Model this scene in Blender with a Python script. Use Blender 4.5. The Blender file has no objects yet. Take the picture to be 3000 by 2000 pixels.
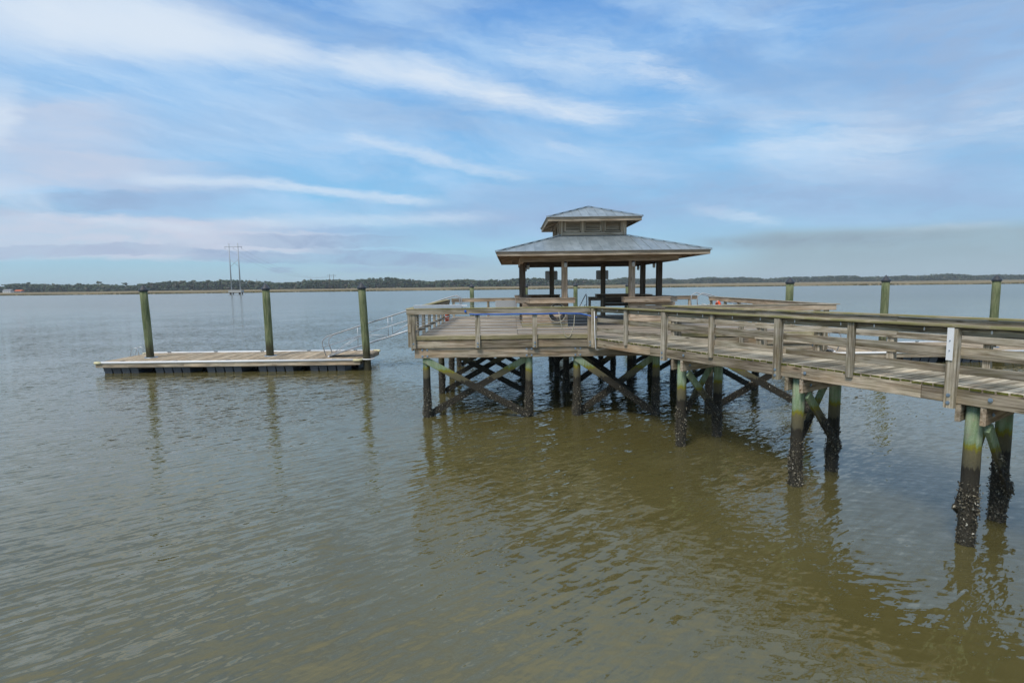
import bpy, bmesh, math, random
import numpy as np
from mathutils import Vector, Matrix, Euler
random.seed(7); np.random.seed(7)
S = bpy.context.scene
COL = S.collection
PI = math.pi

# ------------------------------------------------------------------ camera
PITCH = math.atan(167/1620.); ROLL = -0.012; CAMH = 4.9
cam_d = bpy.data.cameras.new('camera'); cam = bpy.data.objects.new('camera', cam_d); COL.objects.link(cam)
cam_d.sensor_width = 36; cam_d.lens = 36*1620/3000.; cam_d.clip_start = .1; cam_d.clip_end = 9000
cam.matrix_world = Matrix.Translation((0, 0, CAMH)) @ (Matrix.Rotation(PI/2-PITCH, 4, 'X') @ Matrix.Rotation(ROLL, 4, 'Z'))
S.camera = cam
S.cycles.max_bounces = 5; S.cycles.diffuse_bounces = 3; S.cycles.glossy_bounces = 3; S.cycles.transmission_bounces = 1; S.cycles.volume_bounces = 0
S.view_settings.view_transform = 'Standard'; S.view_settings.look = 'None'
S.view_settings.exposure = 0.28; S.view_settings.gamma = 1; S.view_settings.use_curve_mapping = False

# ------------------------------------------------------------------ node helpers
def nd(t, typ, ins=None, **pr):
    n = t.nodes.new(typ)
    for k, v in pr.items(): setattr(n, k, v)
    for k, v in (ins or {}).items():
        if isinstance(v, bpy.types.NodeSocket): t.links.new(v, n.inputs[k])
        else: n.inputs[k].default_value = v
    return n
def M(t, op, a, b=0.0, c=None, clamp=False):
    ins = {0: a, 1: b}
    if c is not None: ins[2] = c
    n = nd(t, 'ShaderNodeMath', ins, operation=op, use_clamp=clamp)
    return n.outputs[0]
def V(t, op, a, b=None, scale=None):
    ins = {0: a}
    if b is not None: ins[1] = b
    n = nd(t, 'ShaderNodeVectorMath', ins, operation=op)
    if scale is not None:
        if isinstance(scale, bpy.types.NodeSocket): t.links.new(scale, n.inputs['Scale'])
        else: n.inputs['Scale'].default_value = scale
    return n.outputs['Value'] if op in ('DOT_PRODUCT', 'LENGTH') else n.outputs['Vector']
def SS(t, x, a, b, lo=0., hi=1.):
    return nd(t, 'ShaderNodeMapRange', {0: x, 1: a, 2: b, 3: lo, 4: hi}, interpolation_type='SMOOTHSTEP').outputs[0]
def MX(t, f, a, b, mode='MIX'):
    def c4(x): return (*x, 1) if isinstance(x, tuple) and len(x) == 3 else x
    n = nd(t, 'ShaderNodeMix', {0: f, 6: c4(a), 7: c4(b)}, data_type='RGBA', blend_type=mode, clamp_factor=True)
    return n.outputs[2]
def NZ(t, vec, scale=1., detail=3., rough=.5, dist=0., out=0):
    return nd(t, 'ShaderNodeTexNoise', {'Vector': vec, 'Scale': scale, 'Detail': detail, 'Roughness': rough, 'Distortion': dist}).outputs[out]

# ------------------------------------------------------------------ world / sky
SUN_EL, SUN_AZ = math.radians(52), math.radians(215)
W = bpy.data.worlds.new('World'); S.world = W; W.use_nodes = True
t = W.node_tree; t.nodes.clear()
sky = nd(t, 'ShaderNodeTexSky', sky_type='NISHITA')
sky.sun_disc = False; sky.sun_elevation = SUN_EL; sky.sun_rotation = SUN_AZ
sky.air_density = 1.0; sky.dust_density = .8; sky.ozone_density = 1.5
gen = nd(t, 'ShaderNodeTexCoord').outputs['Generated']
sx = nd(t, 'ShaderNodeSeparateXYZ', {0: gen})
az = M(t, 'MULTIPLY', M(t, 'ARCTAN2', sx.outputs[0], sx.outputs[1]), 57.2958)
el = M(t, 'MULTIPLY', M(t, 'ARCSINE', sx.outputs[2]), 57.2958)
# photo direction -> azimuth / elevation in degrees (only used to say where in the real sky each cloud stands)
_R = (Matrix.Rotation(PI/2-PITCH, 3, 'X') @ Matrix.Rotation(ROLL, 3, 'Z'))
def azel(x, y):
    d = (_R @ Vector(((x-1500)/1620., -(y-1000)/1620., -1))).normalized()
    return math.degrees(math.atan2(d.x, d.y)), math.degrees(math.asin(d.z))
P = nd(t, 'ShaderNodeCombineXYZ', {0: az, 1: el}).outputs[0]
K = 9.2                       # background strength is 0.1
def kc(r, g, b): return (r*K, g*K, b*K, 1)
# clear air
grad = nd(t, 'ShaderNodeValToRGB'); cr = grad.color_ramp
cr.elements[0].position = 0.; cr.elements[0].color = (.34, .52, .64, 1)
cr.elements[1].position = 1.; cr.elements[1].color = (.085, .255, .62, 1)
for p, c in ((.10, (.31, .56, .72)), (.25, (.215, .50, .78)), (.50, (.15, .41, .77)), (.75, (.10, .30, .69))):
    e = cr.elements.new(p); e.color = (*c, 1)
t.links.new(M(t, 'DIVIDE', el, 34.0, clamp=True), grad.inputs[0])
gcol = V(t, 'SCALE', grad.outputs[0], scale=K)
skyn = V(t, 'SCALE', sky.outputs[0], scale=.9)
base = MX(t, .88, skyn, gcol)
# warp and wisps
nz1 = NZ(t, V(t, 'MULTIPLY', P, (.055, .16, 1)), 1., 4, .55, 0, 1)
warp = V(t, 'MULTIPLY', V(t, 'SUBTRACT', nz1, (.5, .5, .5)), (7.0, 2.6, 0))
PW = V(t, 'ADD', P, warp)
nz2 = NZ(t, V(t, 'MULTIPLY', P, (.6, 2.2, 1)), 1., 4, .6, 0, 1)
PW = V(t, 'ADD', PW, V(t, 'MULTIPLY', V(t, 'SUBTRACT', nz2, (.5, .5, .5)), (1.2, .7, 0)))
rot = nd(t, 'ShaderNodeVectorRotate', {'Vector': PW, 'Angle': math.radians(9)}, rotation_type='Z_AXIS').outputs[0]
fib = SS(t, NZ(t, V(t, 'MULTIPLY', rot, (.22, 2.6, 1)), 1., 6, .68, .8), .32, .66)
wisp = SS(t, NZ(t, V(t, 'MULTIPLY', rot, (.10, .75, 1)), 1., 7, .66, .5), .32, .68)
wisp = M(t, 'MULTIPLY', wisp, M(t, 'MULTIPLY_ADD', fib, .45, .6))
wisp2 = SS(t, NZ(t, V(t, 'MULTIPLY', rot, (.05, .22, 1)), 1., 6, .6, .4), .36, .70)
wisp3 = SS(t, NZ(t, V(t, 'ADD', V(t, 'MULTIPLY', PW, (.035, .13, 1)), (3.3, 7.1, 0)), 1., 6, .58, .3), .40, .68)
puff = SS(t, NZ(t, V(t, 'ADD', V(t, 'MULTIPLY', PW, (.22, .75, 1)), (1.3, 2.1, 0)), 1., 7, .66, .4), .36, .64)
CW, CP, CL, CG = kc(.62, .71, .82), kc(.42, .60, .82), kc(.285, .415, .625), kc(.30, .405, .475)
CB, CU = kc(.53, .58, .70), kc(.28, .385, .56)
high = SS(t, el, -1, 9)
c = MX(t, M(t, 'MULTIPLY', M(t, 'MULTIPLY', wisp2, .80), high), base, CP)
c = MX(t, M(t, 'MULTIPLY', M(t, 'MULTIPLY', wisp3, .62), high), c, CL)
PS = V(t, 'ADD', P, V(t, 'MULTIPLY', V(t, 'SUBTRACT', nz1, (.5, .5, .5)), (2.5, .9, 0)))
PF = V(t, 'ADD', V(t, 'ADD', P, V(t, 'MULTIPLY', V(t, 'SUBTRACT', nz1, (.5, .5, .5)), (4.0, 1.5, 0))), V(t, 'MULTIPLY', V(t, 'SUBTRACT', nz2, (.5, .5, .5)), (2.2, .8, 0)))
def band(c, x0, y0, x1, y1, w, s, colr, wi=wisp, keep=.35, flat=False, f0=.22, f1=.3, PW=PW):
    a = Vector(azel(x0, y0)); b = Vector(azel(x1, y1)); d = b-a; L = d.length; d /= L; n = Vector((-d.y, d.x)); w = w/26.
    q = V(t, 'SUBTRACT', PW, (a.x, a.y, 0))
    u = M(t, 'DIVIDE', V(t, 'DOT_PRODUCT', q, (d.x, d.y, 0)), L)
    h = M(t, 'ABSOLUTE', V(t, 'DOT_PRODUCT', q, (n.x, n.y, 0)))
    m = SS(t, h, w*(.72 if flat else .0), w*(1.06 if flat else 1.75), 1., 0.)
    m = M(t, 'MULTIPLY', m, SS(t, u, -f0, f0)); m = M(t, 'MULTIPLY', m, SS(t, u, 1-f1, 1+f1, 1., 0.))
    if wi is not None: m = M(t, 'MULTIPLY', m, M(t, 'MULTIPLY_ADD', wi, 1-keep, keep))
    return MX(t, M(t, 'MULTIPLY', m, s), c, colr)
for b in ((0, 230, 1050, 290, 150, .75), (-200, 150, 500, 180, 70, .5), (1150, 110, 1900, 190, 110, .45), (300, 400, 1300, 430, 50, .35), (1500, 440, 2100, 480, 40, .5)): c = band(c, *b, CP)
for b in ((2500, 210, 3300, 80, 190, .9), (1500, 575, 3100, 520, 65, .6), (1980, 560, 3100, 610, 45, .55), (1340, 660, 2000, 620, 34, .8),
          (150, 610, 720, 560, 26, .7), (500, 655, 1180, 690, 14, .7), (1000, 785, 1300, 792, 9, .6)):
    c = band(c, *b, CL, puff, .55)
for b in ((-200, 680, 820, 705, 52, .95), (-150, 450, 380, 400, 90, .6), (500, 695, 1000, 712, 26, .8), (100, 500, 600, 520, 40, .45)):
    c = band(c, *b, CB, puff, .7, True, PW=PF)
for b in ((-200, 740, 560, 728, 14, .55), (560, 742, 900, 757, 16, .85), (720, 700, 1160, 712, 16, .85), (950, 745, 1390, 768, 20, .85), (795, 790, 875, 790, 7, .7), (-100, 610, 420, 585, 20, .45)):
    c = band(c, *b, CU, puff, .5, True, PW=PF)
for b in ((-300, -30, 560, 75, 62, 1.0, .85), (60, 20, 700, 92, 52, .95, .8), (420, 75, 880, 150, 34, 1.0, .8), (700, 125, 1120, 190, 22, .8, .6), (1000, 180, 1330, 215, 30, .8, .45),
          (1180, 200, 1520, 280, 30, .95, .5), (1420, 262, 1790, 348, 26, .95, .5), (1700, 330, 2120, 330, 26, .55, .2), (1850, 180, 2090, 260, 26, .7, .2), (1500, 150, 1900, 190, 40, .45, .1),
          (1020, 395, 1290, 472, 13, .8, .6), (1240, 462, 1540, 520, 12, .8, .6), (390, 527, 810, 541, 12, .95, .7), (770, 545, 1260, 590, 11, .95, .7), (680, 650, 1420, 640, 16, .7, .5),
          (-120, 310, 60, 350, 60, .9, .7), (-100, 560, 150, 605, 26, .65, .4), (2180, 400, 2720, 420, 75, .75, .35), (2780, 330, 3150, 350, 55, .65, .3), (2550, 692, 2900, 658, 10, .75, .5),
          (2020, 612, 2260, 655, 11, .7, .4), (1600, 425, 1760, 450, 12, .6, .3), (250, 640, 620, 672, 9, .6, .6)):
    c = band(c, *b[:5], b[5]*(.80 if b[1] > 300 else .95), CW, wisp, b[6], f0=.16, f1=.22, PW=PF)
# low grey cloud bank on the right and pale air along the horizon
c = MX(t, M(t, 'MULTIPLY', SS(t, el, 4.0, 0, 0., .75), SS(t, az, -30, 25)), c, kc(.33, .43, .48))
c = band(c, 2200, 775, 4200, 752, 88, .95, CG, puff, .85, True, .09, .1, PW=PS)
c = band(c, 2060, 712, 2700, 696, 15, .75, kc(.25, .335, .42), puff, .6, False, .2, .3, PW=PS)
c = MX(t, SS(t, el, 2.6, -.4, 0., .45), c, kc(.40, .52, .58))
# the sky above the frame: unseen overcast added to brighten water and timber
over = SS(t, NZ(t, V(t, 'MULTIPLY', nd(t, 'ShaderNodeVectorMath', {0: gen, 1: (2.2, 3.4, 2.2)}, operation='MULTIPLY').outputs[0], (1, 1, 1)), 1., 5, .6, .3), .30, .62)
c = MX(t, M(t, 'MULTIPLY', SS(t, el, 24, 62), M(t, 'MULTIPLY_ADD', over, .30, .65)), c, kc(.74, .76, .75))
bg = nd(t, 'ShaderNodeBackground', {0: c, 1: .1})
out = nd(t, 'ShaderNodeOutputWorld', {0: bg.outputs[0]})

sun_d = bpy.data.lights.new('sun', 'SUN'); sun_d.energy = 2.1; sun_d.angle = math.radians(18); sun_d.color = (1, .95, .87)
sun = bpy.data.objects.new('sun', sun_d); COL.objects.link(sun)
sdir = Vector((math.sin(SUN_AZ)*math.cos(SUN_EL), math.cos(SUN_AZ)*math.cos(SUN_EL), math.sin(SUN_EL)))
sun.rotation_euler = sdir.to_track_quat('Z', 'Y').to_euler()

# ------------------------------------------------------------------ materials
def newmat(name):
    m = bpy.data.materials.new(name); m.use_nodes = True; t = m.node_tree; t.nodes.clear()
    p = nd(t, 'ShaderNodeBsdfPrincipled'); nd(t, 'ShaderNodeOutputMaterial', {0: p.outputs[0]})
    return m, t, p
def setp(t, p, **kw):
    for k, v in kw.items():
        k = k.replace('_', ' ')
        if isinstance(v, bpy.types.NodeSocket): t.links.new(v, p.inputs[k])
        else: p.inputs[k].default_value = v
def wood(name, light, dark, moss=0., rough=.8, var=.6, knots=.85, mosscol=(.13, .125, .02), topmoss=0., warm=.25):
    m, t, p = newmat(name)
    oc = nd(t, 'ShaderNodeTexCoord').outputs['Object']; rn = nd(t, 'ShaderNodeObjectInfo').outputs['Random']
    geo = nd(t, 'ShaderNodeNewGeometry')
    off = nd(t, 'ShaderNodeCombineXYZ', {0: M(t, 'MULTIPLY', rn, 53.), 1: M(t, 'MULTIPLY', rn, 17.), 2: M(t, 'MULTIPLY', rn, 31.)}).outputs[0]
    v = V(t, 'ADD', oc, off)
    n1 = NZ(t, V(t, 'MULTIPLY', v, (.8, 13, 13)), 1., 5, .62, .7)
    n2 = NZ(t, V(t, 'MULTIPLY', v, (2.2, 75, 75)), 1., 3, .6)
    n3 = NZ(t, geo.outputs['Position'], 1.1, 4, .6)
    col = MX(t, SS(t, n1, .34, .62), dark, light)
    n4 = NZ(t, V(t, 'MULTIPLY', v, (.5, 2.5, 2.5)), 1., 3, .5)
    col = MX(t, M(t, 'MULTIPLY', SS(t, n4, .48, .75), warm), col, (light[0]*1.05, light[1]*.78, light[2]*.55))
    br = M(t, 'MULTIPLY', M(t, 'MULTIPLY_ADD', n2, 1.1, .45), M(t, 'MULTIPLY_ADD', rn, var, 1-var/2))
    br = M(t, 'MULTIPLY', br, M(t, 'MULTIPLY_ADD', n3, .9, .55))
    col = MX(t, 1., col, nd(t, 'ShaderNodeCombineColor', {0: br, 1: br, 2: br}).outputs[0], 'MULTIPLY')
    if knots:
        vo = nd(t, 'ShaderNodeTexVoronoi', {'Vector': V(t, 'MULTIPLY', v, (1.1, 5.5, 5.5)), 'Scale': 1.}).outputs['Distance']
        col = MX(t, SS(t, vo, .04, .17, knots, 0.), col, (dark[0]*.3, dark[1]*.25, dark[2]*.2))
    if moss:
        nm = NZ(t, V(t, 'MULTIPLY', geo.outputs['Position'], (2.2, 2.2, 5)), 1., 5, .65)
        col = MX(t, M(t, 'MULTIPLY', SS(t, nm, .42, .62), moss), col, mosscol)
    if topmoss:
        nm = NZ(t, geo.outputs['Position'], 2.0, 5, .65)
        col = MX(t, M(t, 'MULTIPLY', SS(t, nm, .35, .6), topmoss), col, (.21, .20, .075))
    bmp = nd(t, 'ShaderNodeBump', {'Height': M(t, 'ADD', n2, M(t, 'MULTIPLY', n1, .8)), 'Strength': .5, 'Distance': .006})
    setp(t, p, Base_Color=col, Roughness=rough, Normal=bmp.outputs[0]); p.inputs['Specular IOR Level'].default_value = .08
    return m
def piles(name, top=(.33, .40, .27), tide=1.0, bark=False):
    m, t, p = newmat(name)
    oc = nd(t, 'ShaderNodeTexCoord').outputs['Object']; rn = nd(t, 'ShaderNodeObjectInfo').outputs['Random']
    pos = nd(t, 'ShaderNodeNewGeometry').outputs['Position']
    z = nd(t, 'ShaderNodeSeparateXYZ', {0: pos}).outputs[2]
    v = V(t, 'ADD', pos, nd(t, 'ShaderNodeCombineXYZ', {0: M(t, 'MULTIPLY', rn, 40.)}).outputs[0])
    st = NZ(t, V(t, 'MULTIPLY', v, (13, 13, 1.0)), 1., 5, .62, .8)
    fine = NZ(t, v, 42., 3, .6)
    lo = NZ(t, v, 3.5, 4, .6)
    zz = M(t, 'ADD', z, M(t, 'MULTIPLY', M(t, 'SUBTRACT', st, .5), .42)); zz = M(t, 'ADD', zz, M(t, 'MULTIPLY_ADD', rn, .16, -.08))
    g = MX(t, SS(t, st, .32, .68), (top[0]*.55, top[1]*.66, top[2]*.5), top)
    g = MX(t, M(t, 'MULTIPLY', SS(t, lo, .5, .72), .6), g, (.27, .24, .16))
    r = nd(t, 'ShaderNodeValToRGB', {0: M(t, 'DIVIDE', zz, 2.6)}); cr = r.color_ramp
    cr.elements[0].position = 0; cr.elements[0].color = (.040, .035, .025, 1)
    cr.elements[1].position = .80; cr.elements[1].color = (.24, .34, .17, 1)
    for q, cc in ((.42, (.040, .035, .026)), (.535, (.032, .028, .020)), (.555, (.105, .094, .058)), (.665, (.15, .13, .068)), (.682, (.20, .18, .02)), (.705, (.22, .22, .035)), (.718, (.21, .27, .14))):
        e = cr.elements.new(q); e.color = (*cc, 1)
    col = MX(t, SS(t, zz, 1.86, 1.97), r.outputs[0], g)
    spk = SS(t, NZ(t, v, 26., 2, .5), .60, .74)
    col = MX(t, M(t, 'MULTIPLY', M(t, 'MULTIPLY', spk, SS(t, zz, 1.35, .9)), .7), col, (.20, .18, .13))
    br = M(t, 'MULTIPLY_ADD', fine, .7, .65)
    col = MX(t, 1., col, nd(t, 'ShaderNodeCombineColor', {0: br, 1: br, 2: br}).outputs[0], 'MULTIPLY')
    wet = SS(t, zz, .5, .05)
    bmp = nd(t, 'ShaderNodeBump', {'Height': M(t, 'ADD', M(t, 'MULTIPLY', fine, .8), st), 'Strength': .8, 'Distance': .02})
    setp(t, p, Base_Color=col, Roughness=M(t, 'MULTIPLY_ADD', wet, -.45, .85), Normal=bmp.outputs[0]); p.inputs['Specular IOR Level'].default_value = .3
    return m
def mooring(name):
    m, t, p = newmat(name)
    rn = nd(t, 'ShaderNodeObjectInfo').outputs['Random']; pos = nd(t, 'ShaderNodeNewGeometry').outputs['Position']
    z = nd(t, 'ShaderNodeSeparateXYZ', {0: pos}).outputs[2]
    v = V(t, 'ADD', pos, nd(t, 'ShaderNodeCombineXYZ', {0: M(t, 'MULTIPLY', rn, 60.)}).outputs[0])
    st = NZ(t, V(t, 'MULTIPLY', v, (5, 5, .55)), 1., 6, .65, 1.0); fi = NZ(t, V(t, 'MULTIPLY', v, (30, 30, 7)), 1., 3, .6)
    col = MX(t, SS(t, st, .36, .66), (.095, .125, .055), (.22, .235, .125))
    st2 = NZ(t, V(t, 'MULTIPLY', V(t, 'ADD', v, (9, 4, 0)), (9, 9, .8)), 1., 4, .6, 1.4)
    col = MX(t, M(t, 'MULTIPLY', SS(t, st2, .55, .72), .75), col, (.24, .23, .14))
    zz = M(t, 'ADD', z, M(t, 'MULTIPLY', M(t, 'SUBTRACT', st, .5), 1.6))
    col = MX(t, SS(t, zz, 1.75, 1.0, 0., .85), col, (.045, .035, .022))
    br = M(t, 'MULTIPLY_ADD', fi, .7, .65)
    col = MX(t, 1., col, nd(t, 'ShaderNodeCombineColor', {0: br, 1: br, 2: br}).outputs[0], 'MULTIPLY')
    bmp = nd(t, 'ShaderNodeBump', {'Height': M(t, 'ADD', fi, st), 'Strength': .7, 'Distance': .02})
    setp(t, p, Base_Color=col, Roughness=.85, Normal=bmp.outputs[0]); p.inputs['Specular IOR Level'].default_value = .25
    return m
def plain(name, col, rough=.6, metal=0., var=.25, scale=6., bump=.0, spec=.4):
    m, t, p = newmat(name)
    pos = nd(t, 'ShaderNodeNewGeometry').outputs['Position']; rn = nd(t, 'ShaderNodeObjectInfo').outputs['Random']
    n = NZ(t, pos, scale, 5, .65)
    br = M(t, 'MULTIPLY', M(t, 'MULTIPLY_ADD', n, var*2, 1-var), M(t, 'MULTIPLY_ADD', rn, var*.6, 1-var*.3))
    c = MX(t, 1., col, nd(t, 'ShaderNodeCombineColor', {0: br, 1: br, 2: br}).outputs[0], 'MULTIPLY')
    setp(t, p, Base_Color=c, Roughness=rough, Metallic=metal); p.inputs['Specular IOR Level'].default_value = spec
    if bump: setp(t, p, Normal=nd(t, 'ShaderNodeBump', {'Height': n, 'Strength': bump, 'Distance': .02}).outputs[0])
    return m
WR = wood('weathered_rail_wood', (.44, .39, .31), (.165, .135, .095), moss=.18)
WRB = wood('weathered_beam_wood', (.43, .36, .27), (.165, .128, .09), moss=.15, warm=.5)
WC = wood('mossy_cap_wood', (.42, .36, .25), (.24, .20, .12), moss=.35, topmoss=.75, knots=.4)
WEDGE = wood('mossy_plank_wood', (.47, .425, .335), (.185, .155, .112), moss=.10, var=.85)
WDK = wood('grey_deck_wood', (.36, .315, .26), (.19, .16, .125), moss=.05, var=.75, knots=.4)
WDOCK = wood('tan_dock_wood', (.45, .375, .275), (.23, .18, .125), var=.75, knots=.4, warm=.4)
WPAV = wood('pavilion_wood', (.56, .44, .32), (.29, .21, .145), moss=.08, warm=.3)
WPAVL = wood('pavilion_fascia_wood', (.52, .42, .31), (.29, .215, .145), moss=.08, warm=.3)
WSHADE = wood('shaded_wood', (.19, .15, .11), (.085, .062, .043))  # shade under roof and deck put into the wood colour
WGREEN = wood('mossy_toe_wood', (.42, .36, .24), (.25, .21, .12), moss=.2, topmoss=.3)
MOSSEND = wood('moss_green_edge', (.12, .115, .03), (.055, .055, .016), moss=.7, mosscol=(.11, .12, .015), var=.7, knots=0)
PILE = piles('treated_pile'); MOOR = mooring('mooring_pile_wood')
ALU = plain('aluminium', (.52, .54, .56), .45, .6, .15)
ALUD = plain('dull_aluminium', (.42, .43, .44), .55, .5, .2)
STEEL = plain('galvanised_steel', (.33, .40, .47), .45, .7, .2)
WHITE = plain('white_plastic', (.80, .80, .80), .4, 0, .08)
CREAM = plain('cream_plastic', (.66, .60, .36), .5, 0, .15)
BLACKP = plain('black_plastic', (.085, .098, .118), .5, 0, .5, 9.)
CAPM = plain('black_pile_cap', (.042, .047, .058), .38, 0, .2)
CONC = plain('concrete', (.42, .42, .40), .8, 0, .2)
BLUE = plain('blue_rope_plastic', (.02, .13, .55), .5, 0, .15)
RED = plain('orange_ring_foam', (.75, .10, .03), .5, 0, .15)
HOSE = plain('pale_hose_rubber', (.48, .44, .33), .5, 0, .1)
DHOSE = plain('dark_hose_rubber', (.035, .035, .035), .5, 0, .2)
GLASS = plain('lamp_jar_glass', (.62, .64, .62), .15, 0, .1, spec=.8)
SIGNB = plain('pale_sign_back', (.72, .74, .75), .5, .1, .1)
SIGNM = plain('sign_back_aluminium', (.30, .31, .31), .5, .3, .12)
POLE = plain('weathered_steel_pole', (.40, .43, .46), .55, .2, .1)
DPOLE = plain('dark_timber_pole', (.09, .07, .055), .85, 0, .2)
HWHITE = plain('white_house_paint', (.75, .74, .72), .7)
HROOF = plain('orange_house_roof', (.55, .13, .04), .8)
HGREY = plain('grey_house_roof', (.22, .22, .23), .8)
PANEL = plain('pale_mesh_panel', (.42, .44, .45), .7, 0, .15, 14.)
# metal roofing with chalky weathering
ROOF, t, p = newmat('weathered_metal_roof')
pos = nd(t, 'ShaderNodeNewGeometry').outputs['Position']; rn = nd(t, 'ShaderNodeObjectInfo').outputs['Random']
n = NZ(t, V(t, 'MULTIPLY', pos, (3, 1.2, 1.2)), 1., 6, .65); n2 = NZ(t, pos, 14., 3, .6)
cc = MX(t, SS(t, n, .3, .7), (.22, .265, .285), (.34, .39, .415)); br = M(t, 'MULTIPLY', M(t, 'MULTIPLY_ADD', n2, .4, .8), M(t, 'MULTIPLY_ADD', rn, .22, .89))
cc = MX(t, 1., cc, nd(t, 'ShaderNodeCombineColor', {0: br, 1: br, 2: br}).outputs[0], 'MULTIPLY')
cc = MX(t, SS(t, NZ(t, V(t, 'MULTIPLY', pos, (5, 3, 3)), 1., 4, .7), .68, .76, 0, .6), cc, (.62, .65, .66))
setp(t, p, Base_Color=cc, Roughness=.42, Metallic=.35)
# oyster shells
OYS, t, p = newmat('oyster_shells')
rn = nd(t, 'ShaderNodeNewGeometry').outputs['Random Per Island']
r = nd(t, 'ShaderNodeValToRGB', {0: rn}); cr = r.color_ramp
cr.elements[0].color = (.036, .031, .022, 1); cr.elements[1].color = (.48, .45, .37, 1)
for q, cc in ((.45, (.060, .052, .034)), (.75, (.125, .105, .070)), (.92, (.25, .22, .15))):
    e = cr.elements.new(q); e.color = (*cc, 1)
setp(t, p, Base_Color=r.outputs[0], Roughness=.6)
# far foliage
LEAF, t, p = newmat('far_foliage')
rn = nd(t, 'ShaderNodeNewGeometry').outputs['Random Per Island']; pos = nd(t, 'ShaderNodeNewGeometry').outputs['Position']
r = nd(t, 'ShaderNodeValToRGB', {0: rn}); cr = r.color_ramp
cr.elements[0].color = (.040, .058, .040, 1); cr.elements[1].color = (.145, .125, .100, 1)
for q, cc in ((.5, (.058, .082, .050)), (.82, (.080, .105, .056)), (.92, (.11, .11, .07))):
    e = cr.elements.new(q); e.color = (*cc, 1)
nn = M(t, 'MULTIPLY_ADD', NZ(t, V(t, 'MULTIPLY', pos, (.02, .02, .05)), 1., 3, .6), 1.1, .5)
cc = MX(t, 1., r.outputs[0], nd(t, 'ShaderNodeCombineColor', {0: nn, 1: nn, 2: nn}).outputs[0], 'MULTIPLY')
setp(t, p, Base_Color=cc, Roughness=.9); p.inputs['Specular IOR Level'].default_value = .1
BARK = plain('pine_bark', (.11, .085, .065), .9, 0, .3)
# marsh
MARSH, t, p = newmat('tan_marsh_grass')
pos = nd(t, 'ShaderNodeNewGeometry').outputs['Position']
n = NZ(t, V(t, 'MULTIPLY', pos, (.012, .03, 0)), 1., 6, .65); n2 = NZ(t, V(t, 'MULTIPLY', pos, (.15, .15, .5)), 1., 4, .6)
cc = MX(t, SS(t, n, .35, .65), (.17, .14, .08), (.26, .21, .125)); br = M(t, 'MULTIPLY_ADD', n2, .6, .7)
cc = MX(t, 1., cc, nd(t, 'ShaderNodeCombineColor', {0: br, 1: br, 2: br}).outputs[0], 'MULTIPLY')
setp(t, p, Base_Color=cc, Roughness=.95); p.inputs['Specular IOR Level'].default_value = .05
MEDGE, t, p = newmat('green_marsh_edge')
rn = nd(t, 'ShaderNodeNewGeometry').outputs['Random Per Island']
cc = MX(t, rn, (.060, .056, .020), (.135, .11, .045)); setp(t, p, Base_Color=cc, Roughness=.95); p.inputs['Specular IOR Level'].default_value = .05
# water
WATER, t, p = newmat('murky_river_water')
pos = nd(t, 'ShaderNodeNewGeometry').outputs['Position']
big = NZ(t, pos, .11, 3, .5)
def waves(ang, sc, amp, detail=2, rough=.5, dist=.4, shift=0.):
    """slope field of a wave train whose crests run at ang degrees"""
    r = nd(t, 'ShaderNodeVectorRotate', {'Vector': pos, 'Angle': math.radians(-ang)}, rotation_type='Z_AXIS').outputs[0]
    n = NZ(t, V(t, 'ADD', V(t, 'MULTIPLY', r, (sc[0], sc[1], 0)), (shift, shift*1.7, 0)), 1., detail, rough, dist)
    k = M(t, 'MULTIPLY', M(t, 'SUBTRACT', n, .5), amp)
    a = math.radians(ang+90)
    return V(t, 'SCALE', nd(t, 'ShaderNodeCombineXYZ', {0: math.cos(a), 1: math.sin(a)}).outputs[0], scale=k)
far = SS(t, nd(t, 'ShaderNodeSeparateXYZ', {0: pos}).outputs[1], 25., 170.)     # open river: finer ripples, taken over by roughness
h = waves(33, (1.0, 6.2), .80, 3, .6)
h = V(t, 'ADD', h, waves(44, (2.2, 12.5), .50, 2, .5, .6, 13.))
h = V(t, 'ADD', h, waves(-10, (2.6, 8.), .44, 3, .55, .6, 31.))
h = V(t, 'ADD', h, waves(22, (.2, 1.3), .12, 1, .5, .3, 71.))
h = V(t, 'ADD', h, waves(85, (3.2, 6.), .16, 2, .5, .6, 53.))
h = V(t, 'SCALE', h, scale=M(t, 'MULTIPLY', SS(t, big, .34, .68, .5, 1.25), M(t, 'MULTIPLY_ADD', far, -.72, 1.)))
nrm = V(t, 'NORMALIZE', V(t, 'ADD', h, (0, 0, 1)))
mud = MX(t, SS(t, NZ(t, pos, .22, 4, .6), .3, .7), (.092, .079, .027), (.106, .094, .039))
setp(t, p, Base_Color=mud, Roughness=M(t, 'MULTIPLY_ADD', far, .17, .015), IOR=1.92, Normal=nrm); p.inputs['Specular Tint'].default_value = (1, .94, .74, 1)

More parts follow.
